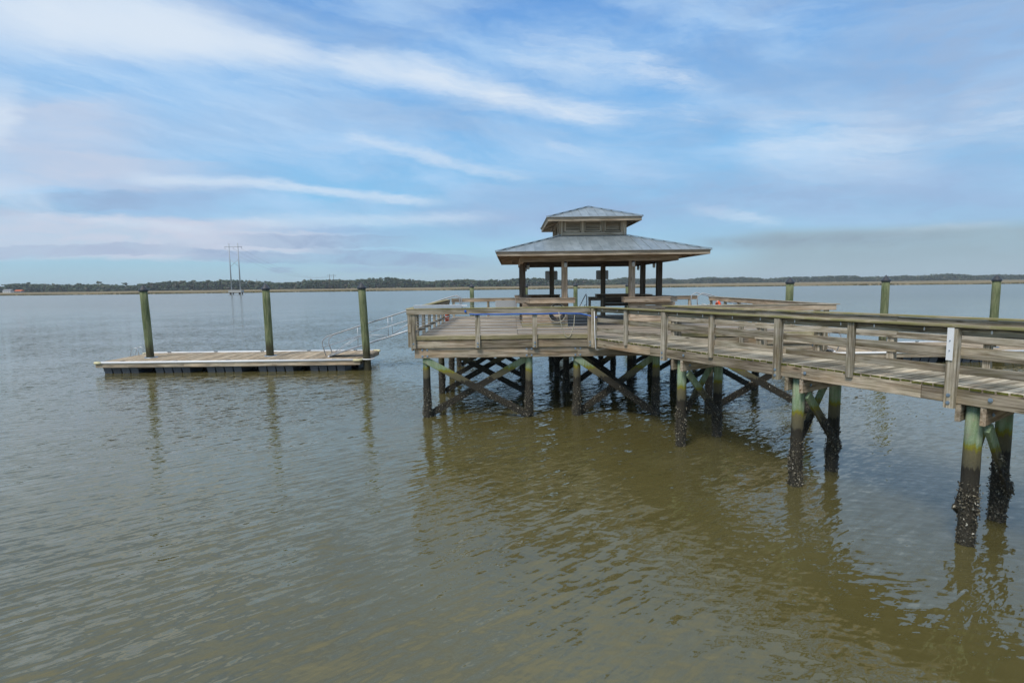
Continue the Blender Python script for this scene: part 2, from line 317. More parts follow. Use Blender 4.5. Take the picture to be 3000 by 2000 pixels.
# ------------------------------------------------------------------ object helpers
MW = {}
def link(o, parent, mw):
    COL.objects.link(o); MW[o.name] = mw
    if parent is not None:
        o.parent = parent; o.matrix_parent_inverse = Matrix.Identity(4); o.matrix_local = MW[parent.name].inverted() @ mw
    else: o.matrix_world = mw
    return o
def tag(o, label=None, cat=None, group=None, kind=None):
    if label: o['label'] = label
    if cat: o['category'] = cat
    if group: o['group'] = group
    if kind: o['kind'] = kind
    return o
def thing(name, label, cat, loc=(0, 0, 0), group=None):
    o = bpy.data.objects.new(name, None); o.empty_display_size = .3
    link(o, None, Matrix.Translation(loc)); return tag(o, label, cat, group)
def obj(name, mesh, parent=None, mw=None):
    return link(bpy.data.objects.new(name, mesh), parent, mw if mw is not None else (MW[parent.name].copy() if parent else Matrix.Identity(4)))
def mk(name, verts, faces, mat, smooth=False):
    me = bpy.data.meshes.new(name); me.from_pydata([tuple(v) for v in verts], [], faces); me.materials.append(mat)
    if smooth: me.polygons.foreach_set('use_smooth', [True]*len(me.polygons))
    me.update(); return me
CACHE = {}
def boxmesh(L, w, h, mat, mat2=None):
    key = (round(L, 2), round(w, 3), round(h, 3), mat.name, mat2.name if mat2 else '')
    if key in CACHE: return CACHE[key]
    c = min(.008, w*.15, h*.15); a, b, e = key[0]/2, w/2, h/2
    prof = [(-b+c, -e), (b-c, -e), (b, -e+c), (b, e-c), (b-c, e), (-b+c, e), (-b, e-c), (-b, -e+c)]
    v = [(s*a, y, z) for s in (-1, 1) for y, z in prof]
    f = [[i, (i+1) % 8, 8+(i+1) % 8, 8+i] for i in range(8)] + [list(range(7, -1, -1)), list(range(8, 16))]
    me = mk('timber', v, f, mat)
    if mat2:
        me.materials.append(mat2); me.polygons[8].material_index = 1; me.polygons[9].material_index = 1
    CACHE[key] = me; return me
def frame(a, b, up):
    a, b = Vector(a), Vector(b); x = (b-a).normalized(); up = Vector(up)
    if abs(x.dot(up)) > .98: up = Vector((0, 1, 0)) if abs(x.y) < .9 else Vector((1, 0, 0))
    y = up.cross(x).normalized(); z = x.cross(y)
    m = Matrix((x, y, z)).transposed().to_4x4(); m.translation = (a+b)/2; return m
def board(name, a, b, w, h, mat, parent, up=(0, 0, 1), mat2=None):
    """timber from a to b; h along up, w across"""
    L = (Vector(b)-Vector(a)).length
    return obj(name, boxmesh(L, w, h, mat, mat2), parent, frame(a, b, up))
def loc(p): return Matrix.Translation(p)
def tubegeo(pts, r, seg=8, closed=False):
    pts = [Vector(p) for p in pts]; n = len(pts); V_, F_ = [], []
    prev = None
    for i, q in enumerate(pts):
        d = (pts[(i+1) % n]-pts[i-1]) if closed else (pts[min(i+1, n-1)]-pts[max(i-1, 0)])
        d.normalize()
        u = prev if prev is not None else (Vector((0, 0, 1)) if abs(d.z) < .9 else Vector((1, 0, 0)))
        u = (u-d*u.dot(d)).normalized(); prev = u; w = d.cross(u)
        rr = r[i] if isinstance(r, (list, tuple)) else r
        for k in range(seg):
            a = 2*PI*k/seg; V_.append(q+(u*math.cos(a)+w*math.sin(a))*rr)
    m = n if closed else n-1
    for i in range(m):
        for k in range(seg):
            a, b = i*seg, ((i+1) % n)*seg; F_.append([a+k, a+(k+1) % seg, b+(k+1) % seg, b+k])
    if not closed: F_ += [list(range(seg-1, -1, -1)), list(range((n-1)*seg, n*seg))]
    return V_, F_
def tube(name, pts, r, mat, parent=None, seg=8, closed=False, mw=None):
    v, f = tubegeo(pts, r, seg, closed)
    if parent is not None and mw is None: inv = MW[parent.name].inverted(); v = [inv @ q for q in v]
    return obj(name, mk(name, v, f, mat, True), parent, mw)
def cylmesh(r, L, mat, seg=20, taper=1., wob=0.):
    v, f = tubegeo([(0, 0, L*i/6) for i in range(7)], [r*(1+(taper-1)*i/6)*(1+random.uniform(-wob, wob)) for i in range(7)], seg)
    return mk('round_timber', v, f, mat, True)
def merge(parts):
    v, f = [], []
    for a, b in parts:
        n = len(v); v += list(a); f += [[i+n for i in q] for q in b]
    return v, f
def boxgeo(c, s):
    x, y, z = c; a, b, e = s[0]/2, s[1]/2, s[2]/2
    v = [(x+i*a, y+j*b, z+k*e) for i in (-1, 1) for j in (-1, 1) for k in (-1, 1)]
    return v, [[0, 1, 3, 2], [4, 6, 7, 5], [0, 4, 5, 1], [2, 3, 7, 6], [0, 2, 6, 4], [1, 5, 7, 3]]
def box(name, c, s, mat, parent=None):
    """axis-aligned box in world space"""
    L = max(range(3), key=lambda i: s[i]); c = Vector(c)
    ax = [Vector((1, 0, 0)), Vector((0, 1, 0)), Vector((0, 0, 1))][L]
    up = (0, 0, 1) if L != 2 else (0, 1, 0)
    w = {0: (s[1], s[2]), 1: (s[0], s[2]), 2: (s[0], s[1])}[L]
    return board(name, c-ax*s[L]/2, c+ax*s[L]/2, w[0], w[1], mat, parent, up)
def bolt(p, n, parent, r=.022):
    key = ('bolt', r)
    if key not in CACHE:
        v, f = merge([tubegeo([(0, 0, -.004), (0, 0, .006)], r*1.7, 10), tubegeo([(0, 0, .006), (0, 0, .022)], r, 6)])
        CACHE[key] = mk('bolt', v, f, STEEL)
    m = Vector(n).to_track_quat('Z', 'Y').to_matrix().to_4x4(); m.translation = p
    return obj('bolt', CACHE[key], parent, m)

# ------------------------------------------------------------------ water, land
me = mk('river', [(-5000, -300, 0), (5000, -300, 0), (5000, 7000, 0), (-5000, 7000, 0)], [[0, 1, 2, 3]], WATER)
tag(obj('river', me), kind='structure')
def shore(x): return np.interp(x, [-3000, -800, -490, -307, -199, 0, 176, 330, 450, 900, 3000], [560, 545, 534, 512, 541, 534, 565, 540, 500, 470, 470])
xs = np.linspace(-2600, 2600, 521); rows = [0, 2, 8, 30, 120, 400, 1000, 2500, 5500]
vs = []; fs = []
jit = np.random.uniform(-2.5, 2.5, len(xs))
for j, dy in enumerate(rows):
    for i, x in enumerate(xs):
        z = -.4 if j == 0 else (.9 if j == 1 else 1.0+random.uniform(-.12, .18))
        vs.append((x, shore(x)+jit[i]*(1 if j < 4 else .3)+dy, z))
nx = len(xs)
for j in range(len(rows)-1):
    for i in range(nx-1): fs.append([j*nx+i, j*nx+i+1, (j+1)*nx+i+1, (j+1)*nx+i])
tag(obj('marsh_ground', mk('marsh_ground', vs, fs, MARSH)), kind='structure')
# ragged cordgrass fringe along the creek edge
vs = []; fs = []
for k in range(9000):
    x = random.uniform(-900, 900); y = float(shore(x))+random.uniform(-1.5, 3.0); w = random.uniform(.25, .8); hh = random.uniform(.7, 1.25)+.35*math.sin(x*.05)*math.sin(x*.013)
    a = random.uniform(-.5, .5); n = len(vs); ca, sa = math.cos(a)*w, math.sin(a)*w
    vs += [(x-ca, y-sa, -.1), (x+ca, y+sa, -.1), (x+ca*.6, y+.3+sa*.6, hh), (x-ca*.5, y+.3-sa*.5, hh*random.uniform(.8, 1.05))]
    fs.append([n, n+1, n+2, n+3])
tag(obj('marsh_grass', mk('marsh_grass', vs, fs, MEDGE)), 'ragged green brown cordgrass fringe along the far shore', None, None, 'stuff')

# trees
ico_v, ico_f = [], []
bm = bmesh.new(); bmesh.ops.create_icosphere(bm, subdivisions=1, radius=1)
ICO = np.array([v.co[:] for v in bm.verts]); ICOF = np.array([[v.index for v in f.verts] for f in bm.faces]); bm.free()
def clumps(centers, sizes):
    vs = []; fs = []; n = 0
    for c, s in zip(centers, sizes):
        q = ICO*np.random.uniform(.65, 1.25, (len(ICO), 1))*np.array(s)+np.array(c)
        vs.append(q); fs.append(ICOF+n); n += len(ICO)
    return np.concatenate(vs), np.concatenate(fs)
def fast_mesh(name, v, f, mat):
    me = bpy.data.meshes.new(name); me.from_pydata(v.tolist(), [], f.tolist()); me.materials.append(mat); me.update(); return me
TX = [-1400, -630, -330, 0, 250, 330, 700, 1500]; TY = [980, 1000, 1020, 1080, 1300, 1520, 1650, 1500]
def wood_line(x): return np.interp(x, TX, TY)
def wood_h(x):
    b = np.interp(x, [-1000, -700, -520, -300, -200, 0, 150, 500, 1600], [12, 13.5, 15.5, 16, 16, 13, 14, 15.5, 15.5])
    return b*(1+.14*math.sin(x*.021+1)+.11*math.sin(x*.047)+.05*math.sin(x*.13))
cs = []; sz = []
for k in range(7500):
    x = random.uniform(-1250, 1650); dep = abs(random.gauss(0, 1))*40; y = float(wood_line(x))+dep
    h = wood_h(x)*random.triangular(.72, 1.06, .95); r = random.uniform(1.5, 3.2)
    if random.random() < .25: h *= .65
    for q in range(4):
        z = h-r*.5-q*h*.24; cs.append((x+random.uniform(-1.8, 1.8)*(q+.4), y+random.uniform(-2, 2), max(1.2, z+1))); sz.append((r*random.uniform(.8, 1.4), r, r*random.uniform(.5, .95)))
v, f = clumps(cs, sz)
tag(obj('far_woods', fast_mesh('far_woods', v, f, LEAF)), 'dark green mixed woods in a long band beyond the far marsh', None, None, 'stuff')
# single pines that stand up out of the woods: photo column, photo row of the crown top
_RI = _R
def unproj(px, py, Y):
    d = _RI @ Vector(((px-1500)/1620., -(py-1000)/1620., -1)); k = Y/d.y
    return Vector((d.x*k, Y, CAMH+d.z*k))
SP = [(82, 826, 5), (127, 830, 4), (160, 829, 5), (289, 823, 5.5), (365, 827, 5), (512, 822, 5), (535, 820, 5), (566, 819, 4), (609, 819, 4.5), (648, 817, 5), (660, 822, 4),
      (953, 821, 4.5), (987, 820, 5), (1003, 818.5, 5), (1014, 820, 4), (1030, 820, 5), (1383, 820, 4.5), (1686, 815, 5), (1918, 815, 6), (1925, 817, 5), (2570, 807, 5), (2900, 808, 5), (22, 833, 5), (230, 828, 4.5)]
SPL = ['broad crowned pine right of the orange roofed house, first large crown', 'flat pine second to the right of the orange roofed house', 'flat pine third to the right of the orange roofed house',
       'umbrella pine midway between the far houses and the leftmost dock pile', 'flat pine just left of the leftmost dock mooring pile', 'first umbrella pine of the row left of the river pylon',
       'second umbrella pine of the row left of the river pylon', 'third umbrella pine of the row left of the river pylon', 'fourth umbrella pine of the row left of the river pylon',
       'tall flat topped pine close to the left of the river pylon', 'lower pine nearly touching the left pole of the river pylon', 'pine close to the left of the dark marsh pylon',
       'first pine right of the dark marsh pylon', 'second pine right of the dark marsh pylon', 'third pine right of the dark marsh pylon', 'fourth pine right of the dark marsh pylon',
       'pine behind the mooring pile left of the pavilion', 'pine seen through the pavilion above the middle mooring pile', 'left one of two pines behind the rightmost pavilion post',
       'right one of two pines behind the rightmost pavilion post', 'pine just left of the middle mooring pile behind the boardwalk', 'pine close to the rightmost mooring pile',
       'pine above the small white house at the far left', 'small flat pine on the left shore between house and umbrella pine']
for i, (px, py, r) in enumerate(SP):
    Y = 985 if px < 1600 else 1560
    if px > 1600: r *= 1.25
    tp = unproj(px, py, Y); Y2 = Y; h = tp.z-1.0
    T = thing('pine_tree', SPL[i], 'tree', (tp.x, Y2, 1.0), 'pines rising above the far woods')
    tube('trunk', [(tp.x, Y2, .8), (tp.x+.3, Y2, 1+h*.5), (tp.x, Y2, 1+h*.9)], [.35, .28, .15], BARK, T, 5)
    n = 9; cc = []; ss = []
    for k in range(n):
        a = random.uniform(0, 2*PI); rr = r*math.sqrt(random.random())*.8
        cc.append((tp.x+math.cos(a)*rr, Y2+math.sin(a)*rr*.6, 1+h-1.0-random.random()*h*.16-rr*.12)); s = r*random.uniform(.28, .5); ss.append((s*1.2, s, s*.55))
    v, f = clumps(cc, ss); v = v-np.array((tp.x, Y2, 1.0))
    obj('crown', fast_mesh('crown', v, f, LEAF), T)
# houses on the far left shore
for (px, py, wd, hgt, wm, rm, lab) in ((18, 851, 13, 5, HWHITE, HGREY, 'small white house among the trees at the far left shore'), (51, 850.5, 11, 4.2, HGREY, HROOF, 'small house with bright orange roof at the far left shore')):
    b = unproj(px, py+3, 940); x, y = b.x, 940
    T = thing('house', lab, 'house', (x, y, 1))
    box('wall', (x, y+4, 1+hgt*.3), (wd, 7, hgt*.6), wm, T)
    rv = [(x-wd/2-.5, y, 1+hgt*.6), (x+wd/2+.5, y, 1+hgt*.6), (x+wd/2+.5, y+8, 1+hgt*.6), (x-wd/2-.5, y+8, 1+hgt*.6), (x-wd/2-.5, y+4, 1+hgt*1.15), (x+wd/2+.5, y+4, 1+hgt*1.15)]
    rv = [Vector(q)-Vector((x, y, 1)) for q in rv]
    obj('roof', mk('roof', rv, [[0, 1, 5, 4], [2, 3, 4, 5], [0, 4, 3], [1, 2, 5], [3, 2, 1, 0]], rm), T)
    for k in (-1, 0, 1): box('window', (x+k*wd*.28, y+.47, 1+hgt*.33), (1.4, .1, 1.1), CAPM, T)

# ------------------------------------------------------------------ power line
def hframe(name, lab, px0, px1, base_y, top_y, Y, r, arm, mat, zb, group=None):
    a0 = unproj(px0, base_y, Y); a1 = unproj(px1, base_y, Y); zt = unproj((px0+px1)/2, top_y, Y).z
    cx = (a0.x+a1.x)/2; T = thing(name, lab, 'power pylon', (cx, Y, zb))
    for x in (a0.x, a1.x): tube('pole', [(x, Y, zb), (x, Y, zt)], [r*1.25, r*.75], mat, T, 8)
    za = zt-(zt-zb)*.078
    tube('crossarm', [(cx-arm, Y-.3, za), (cx+arm, Y-.3, za)], r*.45, mat, T, 6)
    h = zt-zb
    for s in (-1, 1):
        w = (a1.x-a0.x)/2; tube('cross_brace', [(cx-s*w, Y-.2*s, zb+h*.66), (cx+s*w, Y-.2*s, zb+h*.50)], r*.3, mat, T, 6)
    for k in (-1, 0, 1): tube('insulator', [(cx+k*arm*.95, Y-.3, za), (cx+k*arm*.95, Y-.3, za-h*.045)], r*.4, mat, T, 6)
    return T, cx, za, arm, h
T, cx, za, arm, h = hframe('power_pylon', 'tall pale twin pole power pylon standing on a concrete base in the river', 679, 705, 855, 712, 404, .42, 6.3, POLE, 3.2)
b = T
box('base_slab', (cx, 404, 2.3), (9.4, 4.2, 1.6), CONC, b)
for s in (-1, 1):
    for k in (-1, 0, 1): tube('base_pile', [(cx+s*3.3+k*1.1, 403+(k % 2), -1), (cx+s*3.3+k*1.1, 403+(k % 2), 1.5)], .42, DPOLE, b, 8)
P1 = [(cx+k*arm*.95, 404, za-h*.045) for k in (-1, 0, 1)]
T, cx2, za2, arm2, h2 = hframe('power_pylon', 'dark timber twin pole power pylon standing in the far marsh', 967, 979, 848, 803, 700, .28, 5.6, DPOLE, .9)
P2 = [(cx2+k*arm2*.95, 700, za2-h2*.045) for k in (-1, 0, 1)]
hframe('power_pylon', 'farthest small twin pole power pylon among the trees right of the marsh pylon', 1086, 1093, 838, 811, 1130, .3, 6, POLE, 1.)
hframe('power_pylon', 'faint twin pole power pylon peeping above trees beside the farthest one', 1059, 1067, 838, 816, 1250, .3, 6, POLE, 1.)
def wire(A, B, sag, lab):
    pts = [Vector(A).lerp(Vector(B), i/24)-Vector((0, 0, sag*4*(i/24)*(1-i/24))) for i in range(25)]
    tag(tube('power_line', pts, .035, DPOLE, None, 4), lab, 'power line', 'power lines over the river')
for k in range(3):
    wire(P1[k], P2[k], 9, 'thin wire sagging from the '+('left', 'middle', 'right')[k]+' insulator of the river pylon to the marsh pylon')
for px, ty, lb in ((757, 817, 'lone thin pole above the trees right of the river pylon'), (1105, 821, 'first thin pole right of the farthest power pylon'), (1115, 821, 'second thin pole right of the farthest power pylon'), (1138, 823, 'third thin pole right of the farthest power pylon'), (1144, 824, 'fourth thin pole right of the farthest power pylon')):
    a = unproj(px, 845, 960); tz = unproj(px, ty, 960).z
    tag(tube('utility_pole', [(a.x, 955, .9), (a.x, 955, tz)], .22, DPOLE, None, 6), lb, 'utility pole', 'thin poles before the far woods')

# ------------------------------------------------------------------ oysters
def shells(path, rad, n, z0=0., z1=1.15, s=(.022, .055), lump=()):
    """shell shards stuck on a round or flat timber that follows path(t) -> centre"""
    vs = []; fs = []; cnt = 0
    OV = np.array([(1, 0, 0), (-1, 0, 0), (0, 1, 0), (0, -1, 0), (0, 0, 1), (0, 0, -1)], float)
    OF = np.array([[0, 2, 4], [2, 1, 4], [1, 3, 4], [3, 0, 4], [2, 0, 5], [1, 2, 5], [3, 1, 5], [0, 3, 5]])
    for k in range(n):
        a = random.uniform(0, 2*PI); u = random.random()**1.25
        if lump and random.random() < .45:
            lz, la = random.choice(lump); u = (lz+random.gauss(0, .10)-z0)/(z1-z0); a = la+random.gauss(0, .5); ex = abs(random.gauss(0, .028))
        else: ex = abs(random.gauss(0, .014))
        u = min(max(u, -.05), 1.05)
        c, ax, nx_, ny_ = path(u)
        nrm = nx_*math.cos(a)+ny_*math.sin(a)
        q = Euler((random.uniform(0, 6), random.uniform(0, 6), random.uniform(0, 6))).to_matrix()
        sc = random.uniform(*s); sv = np.diag([sc, sc*random.uniform(.4, .7), sc*random.uniform(.18, .35)])
        v = OV @ sv @ np.array(q).T + np.array(c+nrm*(rad(a)+ex))
        vs.append(v); fs.append(OF+cnt); cnt += 6
    return np.concatenate(vs), np.concatenate(fs)
X3, Y3, Z3 = Vector((1, 0, 0)), Vector((0, 1, 0)), Vector((0, 0, 1))
CRUST = []
for k in range(4):
    lump = [(random.uniform(.15, 1.0), random.uniform(0, 2*PI)) for _ in range(4+k % 2)]
    v, f = shells(lambda u: (Vector((0, 0, -.06+1.25*u)), Z3, X3, Y3), lambda a: .135, 950, -.06, 1.19, s=(.014, .036), lump=lump)
    CRUST.append(fast_mesh('oyster_crust', v, f, OYS))
PILEM = [cylmesh(.142, 3.6, PILE, 20, .94, .03) for _ in range(3)]
def pile(parent, x, y, top, ang=0, crust=True):
    m = loc((x, y, top-3.6)) @ Matrix.Rotation(ang, 4, 'Z')
    o = obj('pile', random.choice(PILEM), parent, m)
    if crust:
        tag(obj('oyster_crust', random.choice(CRUST), o, loc((x, y, 0)) @ Matrix.Rotation(random.uniform(0, 6.28), 4, 'Z')), kind='stuff')
    return o
def brace(parent, a, b, w=.24, th=.075, crust=120, nrm=(0, 1, 0)):
    o = board('cross_brace', a, b, th, w, PILE, parent, up=Vector(nrm).cross(Vector(b)-Vector(a)))
    if crust:
        lo, hi = (Vector(a), Vector(b)) if a[2] < b[2] else (Vector(b), Vector(a)); d = hi-lo
        n = Vector(nrm).normalized(); s = d.normalized().cross(n); e = min(1., 1.05/d.z)
        def rad(an): return 1/max(abs(math.cos(an))/(th/2+.008), abs(math.sin(an))/(w/2+.008))
        v, f = shells(lambda u: (lo+d*u*e, d, n, s), rad, int(crust*1.5), s=(.014, .038)); inv = np.array(MW[o.name].inverted())
        v = v @ inv[:3, :3].T + inv[:3, 3]
        tag(obj('oyster_crust', fast_mesh('oyster_crust', v, f, OYS), o, MW[o.name].copy()), kind='stuff')
    return o

# ------------------------------------------------------------------ pier platform
DZ = 2.95                                  # deck level above the water
X0, X1, Y0, Y1 = -3.62, 11.48, 20.05, 34.45
D = thing('pier_platform', 'square timber pier platform on oyster covered piles carrying the pavilion', 'pier', (3.93, 27, 0))
COLX = [-3.19, .62, 2.40, 5.35, 7.33, 11.06]; ROWY = [20.35, 24.9, 29.1, 33.2]
for j, y in enumerate(ROWY):
    for i, x in enumerate(COLX):
        pile(D, x+(random.uniform(-.05, .05) if j else 0), y+(random.uniform(-.06, .06) if j else 0), 2.6 if j else 2.62, random.uniform(0, 6))
    for a, b in ((0, 1), (2, 3), (4, 5)):
        n = 260 if j == 0 else 130
        if (j, a) == (0, 4): brace(D, (COLX[a]+.15, y-.19, 2.15), (COLX[b]+.02, y-.19, .12), crust=n)
        else: brace(D, (COLX[a]-.05, y-.19, 2.2), (COLX[b]-.0, y-.19, .05), crust=n)
        brace(D, (COLX[b]+.0, y+.19, 2.2), (COLX[a]+.1, y+.19, .08), crust=n)
    for s in (-1, 1):
        if j == 0 and s == -1: continue
        board('pile_cap_beam', (X0+.05, y+s*.19, 2.44), (X1-.05, y+s*.19, 2.44), .09, .36, WRB, D)
for y in (22.6, 27, 31.1):     # braces running back from row to row
    pass
# front lower beam in spliced lengths, bolted
for a, b in ((X0+.06, .57), (.575, 2.39), (2.395, 7.3), (7.305, X1)):
    board('front_beam', (a, 20.10, 2.445), (b, 20.10, 2.445), .10, .375, WRB, D)
for x in COLX:
    for dx in (-.09, .09):
        for dz in (-.12, .11): bolt((x+dx, 20.045, 2.445+dz), (0, -1, 0), D)
# joists
for k in range(13): board('joist', (X0+.3+k*1.21, Y0+.2, 2.755), (X0+.3+k*1.21, Y1-.1, 2.755), .08, .25, WSHADE, D)
# rim boards
PX = [X0+.0, -1.24, .83, 2.86]
for a, b in ((X0, -1.24), (-1.236, .83), (.834, 2.95), (2.955, 5.6), (5.605, 8.6), (8.605, X1)):
    board('rim_board', (a, 20.02, 2.76), (b, 20.02, 2.76), .055, .265, WRB, D)
for a, b in ((20.05, 25), (25.005, 30), (30.005, Y1)):
    board('rim_board', (X0-.02, a, 2.72), (X0-.02, b, 2.72), .06, .38, WRB, D)
    board('rim_board', (X1+.02, a, 2.72), (X1+.02, b, 2.72), .06, .38, WRB, D)
board('rim_board', (X0, Y1, 2.74), (X1, Y1, 2.74), .06, .33, WRB, D)
# deck planks, three lengths a row
y = Y0+.06; pw = .185
while y < Y1-.05:
    for a, b in ((X0, .22), (.226, 7.62), (7.626, X1)):
        o = board('deck_plank', (a+random.uniform(0, .02), y+pw/2, DZ-.02+random.uniform(-.0025, .0025)), (b, y+pw/2, DZ-.02), pw-.020, .04, WDK, D)
    y += pw
# curb board along the front
for a, b in ((-3.55, -1.32), (-1.16, .75), (.91, 2.78)):
    board('curb_board', (a, 19.99, 3.0), (b, 19.99, 3.0), .06, .15, WGREEN, D)
for x in (-1.24, .83): board('curb_block', (x-.14, 20.03, 2.99), (x+.14, 20.03, 2.99), .05, .16, WR, D)

def cables(parent, a, b, zs, r=.008):
    for z in zs: tube('cable', [(a[0], a[1], z), ((a[0]+b[0])/2, (a[1]+b[1])/2, z-.004), (b[0], b[1], z)], r, ALU, parent, 5)
CZ = [3.17+.105*k for k in range(7)]
# front left railing
for x, w in ((-3.57, .17), (-1.24, .17), (.83, .17), (2.83, .18)):
    board('rail_post', (x, 19.96, 2.62), (x, 19.96, 3.86), w, .12, WR, D, (0, 1, 0))
    bolt((x, 19.895, 2.80), (0, -1, 0), D, .02)
    if x != -3.57: bolt((x, 19.895, 2.68), (0, -1, 0), D, .02)
board('rail_post', (-3.72, 20.12, 2.66), (-3.72, 20.12, 3.86), .13, .15, WR, D, (0, 1, 0))
board('rail_post', (-3.72, 20.03, 3.20), (-3.72, 20.03, 3.50), .10, .02, WHITE if False else WR, D, (0, 1, 0))
board('rail_board', (-3.78, 19.88, 3.945), (2.93, 19.88, 3.945), .045, .19, WR, D)
board('rail_board', (-3.55, 20.06, 3.945), (2.80, 20.06, 3.90), .04, .14, WR, D)
board('rail_cap', (-3.80, 19.98, 4.058), (2.97, 19.98, 4.058), .27, .04, WC, D)
cables(D, (-3.5, 19.97), (2.75, 19.97), CZ)
# left railing
LP = [21.6, 23.2, 24.8, 26.4, 28.0, 29.6, 31.2, 32.4]
for y in LP: board('rail_post', (-3.70, y, 2.62), (-3.70, y, 3.86), .12, .15, WR, D, (0, 1, 0))
board('rail_board', (-3.77, 20.2, 3.945), (-3.77, 32.5, 3.945), .045, .19, WR, D)
board('rail_board', (-3.62, 20.2, 3.945), (-3.62, 32.5, 3.945), .04, .14, WR, D)
board('rail_cap', (-3.69, 20.12, 4.058), (-3.69, 32.55, 4.058), .27, .04, WC, D)
for a, b in zip([20.1]+LP[:-1], LP): board('rail_board', (-3.66, a+.09, 3.16), (-3.66, b-.09, 3.16), .05, .12, WR, D)
cables(D, (-3.70, 20.2), (-3.70, 32.4), CZ[2:])
# rear railing with a gap for the gangway
for a, b, ps in ((-3.72, 3.3, (-3.6, -1.45, .6, 3.2)), (4.75, 11.55, (4.85, 7.1, 9.2, 11.05))):
    for x in ps: board('rail_post', (x, 34.4, 2.62), (x, 34.4, 3.86), .15, .12, WR, D, (0, 1, 0))
    board('rail_board', (a, 34.33, 3.945), (b, 34.33, 3.945), .045, .19, WPAV, D)
    board('rail_cap', (a, 34.42, 4.058), (b, 34.42, 4.058), .27, .04, WR, D)
    cables(D, (ps[0], 34.4), (ps[-1], 34.4), CZ)
# right railing (gap at the gangway) and front right railing
RP = [20.9, 22.6, 24.4, 26.2, 28.0, 29.8, 31.9]
for y in RP: board('rail_post', (11.50, y, 2.62), (11.50, y, 3.86), .12, .15, WR, D, (0, 1, 0))
board('rail_board', (11.43, 20.1, 3.945), (11.43, 32.05, 3.945), .045, .19, WPAV, D)
board('rail_cap', (11.52, 20.12, 4.058), (11.52, 32.1, 4.058), .27, .04, WR, D)
cables(D, (11.5, 20.2), (11.5, 31.9), CZ)
for x in (6.05, 8.3, 9.15, 11.05, 11.36): board('rail_post', (x, 19.96, 2.40), (x, 19.96, 3.86), .15, .12, WR, D, (0, 1, 0))
board('rail_board', (5.62, 19.88, 3.945), (11.66, 19.88, 3.945), .045, .19, WPAVL, D)
board('rail_cap', (5.60, 19.98, 4.058), (11.78, 19.98, 4.058), .28, .04, WR, D)
cables(D, (6.05, 19.97), (11.3, 19.97), CZ)
for a, b in ((6.15, 8.2), (8.4, 10.95)): board('curb_board', (a, 19.99, 3.0), (b, 19.99, 3.0), .06, .15, WGREEN, D)

# ------------------------------------------------------------------ boardwalk
U = Vector((.4617, -.8870, 0)); NV = Vector((.8870, .4617, 0)); A0 = Vector((3.0, 19.75, 0))
def bw(s, n, z): return A0+U*s+NV*n+Vector((0, 0, z))
WID = 2.42; SEND = 18.0
B = thing('boardwalk', 'mossy edged timber boardwalk on pile bents leading to the platform from the right', 'boardwalk', bw(9, 1.2, 0))
s = .06; pw = .19; k = 0
while s < SEND:
    a = 0.
    o = board('deck_plank', bw(s+pw/2, -.045+random.uniform(-.012, .012), DZ-.012+random.uniform(-.003, .003)), bw(s+pw/2, WID+.04, DZ-.012), pw-random.uniform(.020, .030), .042, WEDGE, B, mat2=MOSSEND)
    s += pw; k += 1
for n in (.0, .8, 1.6, WID):
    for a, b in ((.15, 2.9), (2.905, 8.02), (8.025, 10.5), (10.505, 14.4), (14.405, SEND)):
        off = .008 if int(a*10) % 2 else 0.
        board('stringer', bw(a, n-.005+off, 2.785), bw(b, n-.005+off, 2.785), .075, .285, WRB if n < .1 else WSHADE, B)
BENT = [4.02, 7.80, 11.27, 15.0]
for i, s in enumerate(BENT):
    m = Matrix.Rotation(math.atan2(NV.y, NV.x), 4, 'Z')
    for n in (.22, 1.98):
        q = bw(s-(.22 if n > 1 else 0), n, 0); pile(B, q.x, q.y, 2.60, random.uniform(0, 6))
    for ds in (-.19, .19):
        board('pile_cap_beam', bw(s+ds+.03, -.02, 2.48), bw(s+ds-.27, 2.45, 2.48), .085, .33, WRB, B)
    for ds, na, nb in ((-.19, .22, 1.98), (.19, 1.98, .22)):
        if ds > 0: brace(B, bw(s-.44, na-.08, 2.25), bw(s-.19, nb+.05, .55), .2, .075, 200, U)
        else: brace(B, bw(s+.20, na+.05, 2.24), bw(s-.04, nb-.02, .62), .2, .075, 240, U)
    for n, z in ((.14, 2.5),): bolt(bw(s+.24, .3, 2.48), U, B, .02)
    bolt(bw(s+.32, -.055, 2.80), -NV, B, .022)
MAIN = [.0, 3.56, 7.42, 11.0, 14.7]; THIN = [1.76, 5.36, 9.14, 12.9]
def side_rail(n0, sgn, start, mains, thins, mat):
    """sgn -1: near side, posts outside the boards"""
    for s in mains:
        if s < start-.1: continue
        board('rail_post', bw(s, n0+sgn*.10, 2.62 if s < 1 else 2.56), bw(s, n0+sgn*.10, 4.02), .16, .16, WR, B, U)
        if s > 1:
            for z in (2.66, 2.80): bolt(bw(s, n0+sgn*.185, z), NV*sgn, B, .02)
    for s in thins:
        if s < start: continue
        board('rail_post', bw(s, n0+sgn*.09, 2.86), bw(s, n0+sgn*.09, 4.02), .14, .10, WR, B, NV)
    cuts = sorted([x for x in mains if x > start+.5]); prev = start
    for i, cx in enumerate(cuts+[SEND]):
        jit = .25*(i % 2)-.1 if cx < SEND else 0
        end = min(cx+jit, SEND)
        for z, hgt in ((3.955, .14), (3.60, .15), (3.26, .15)):
            board('rail_board', bw(prev+.003, n0, z+random.uniform(-.006, .006)), bw(end, n0, z+random.uniform(-.006, .006)), .04, hgt, mat, B)
        prev = end
    prev = start-.1
    for cx in cuts[::1]+[SEND]:
        board('rail_cap', bw(prev, n0+sgn*.06, 4.058), bw(cx-.004, n0+sgn*.06, 4.058), .28, .042, WC, B); prev = cx
side_rail(.03, -1, -.05, MAIN, THIN, WR)
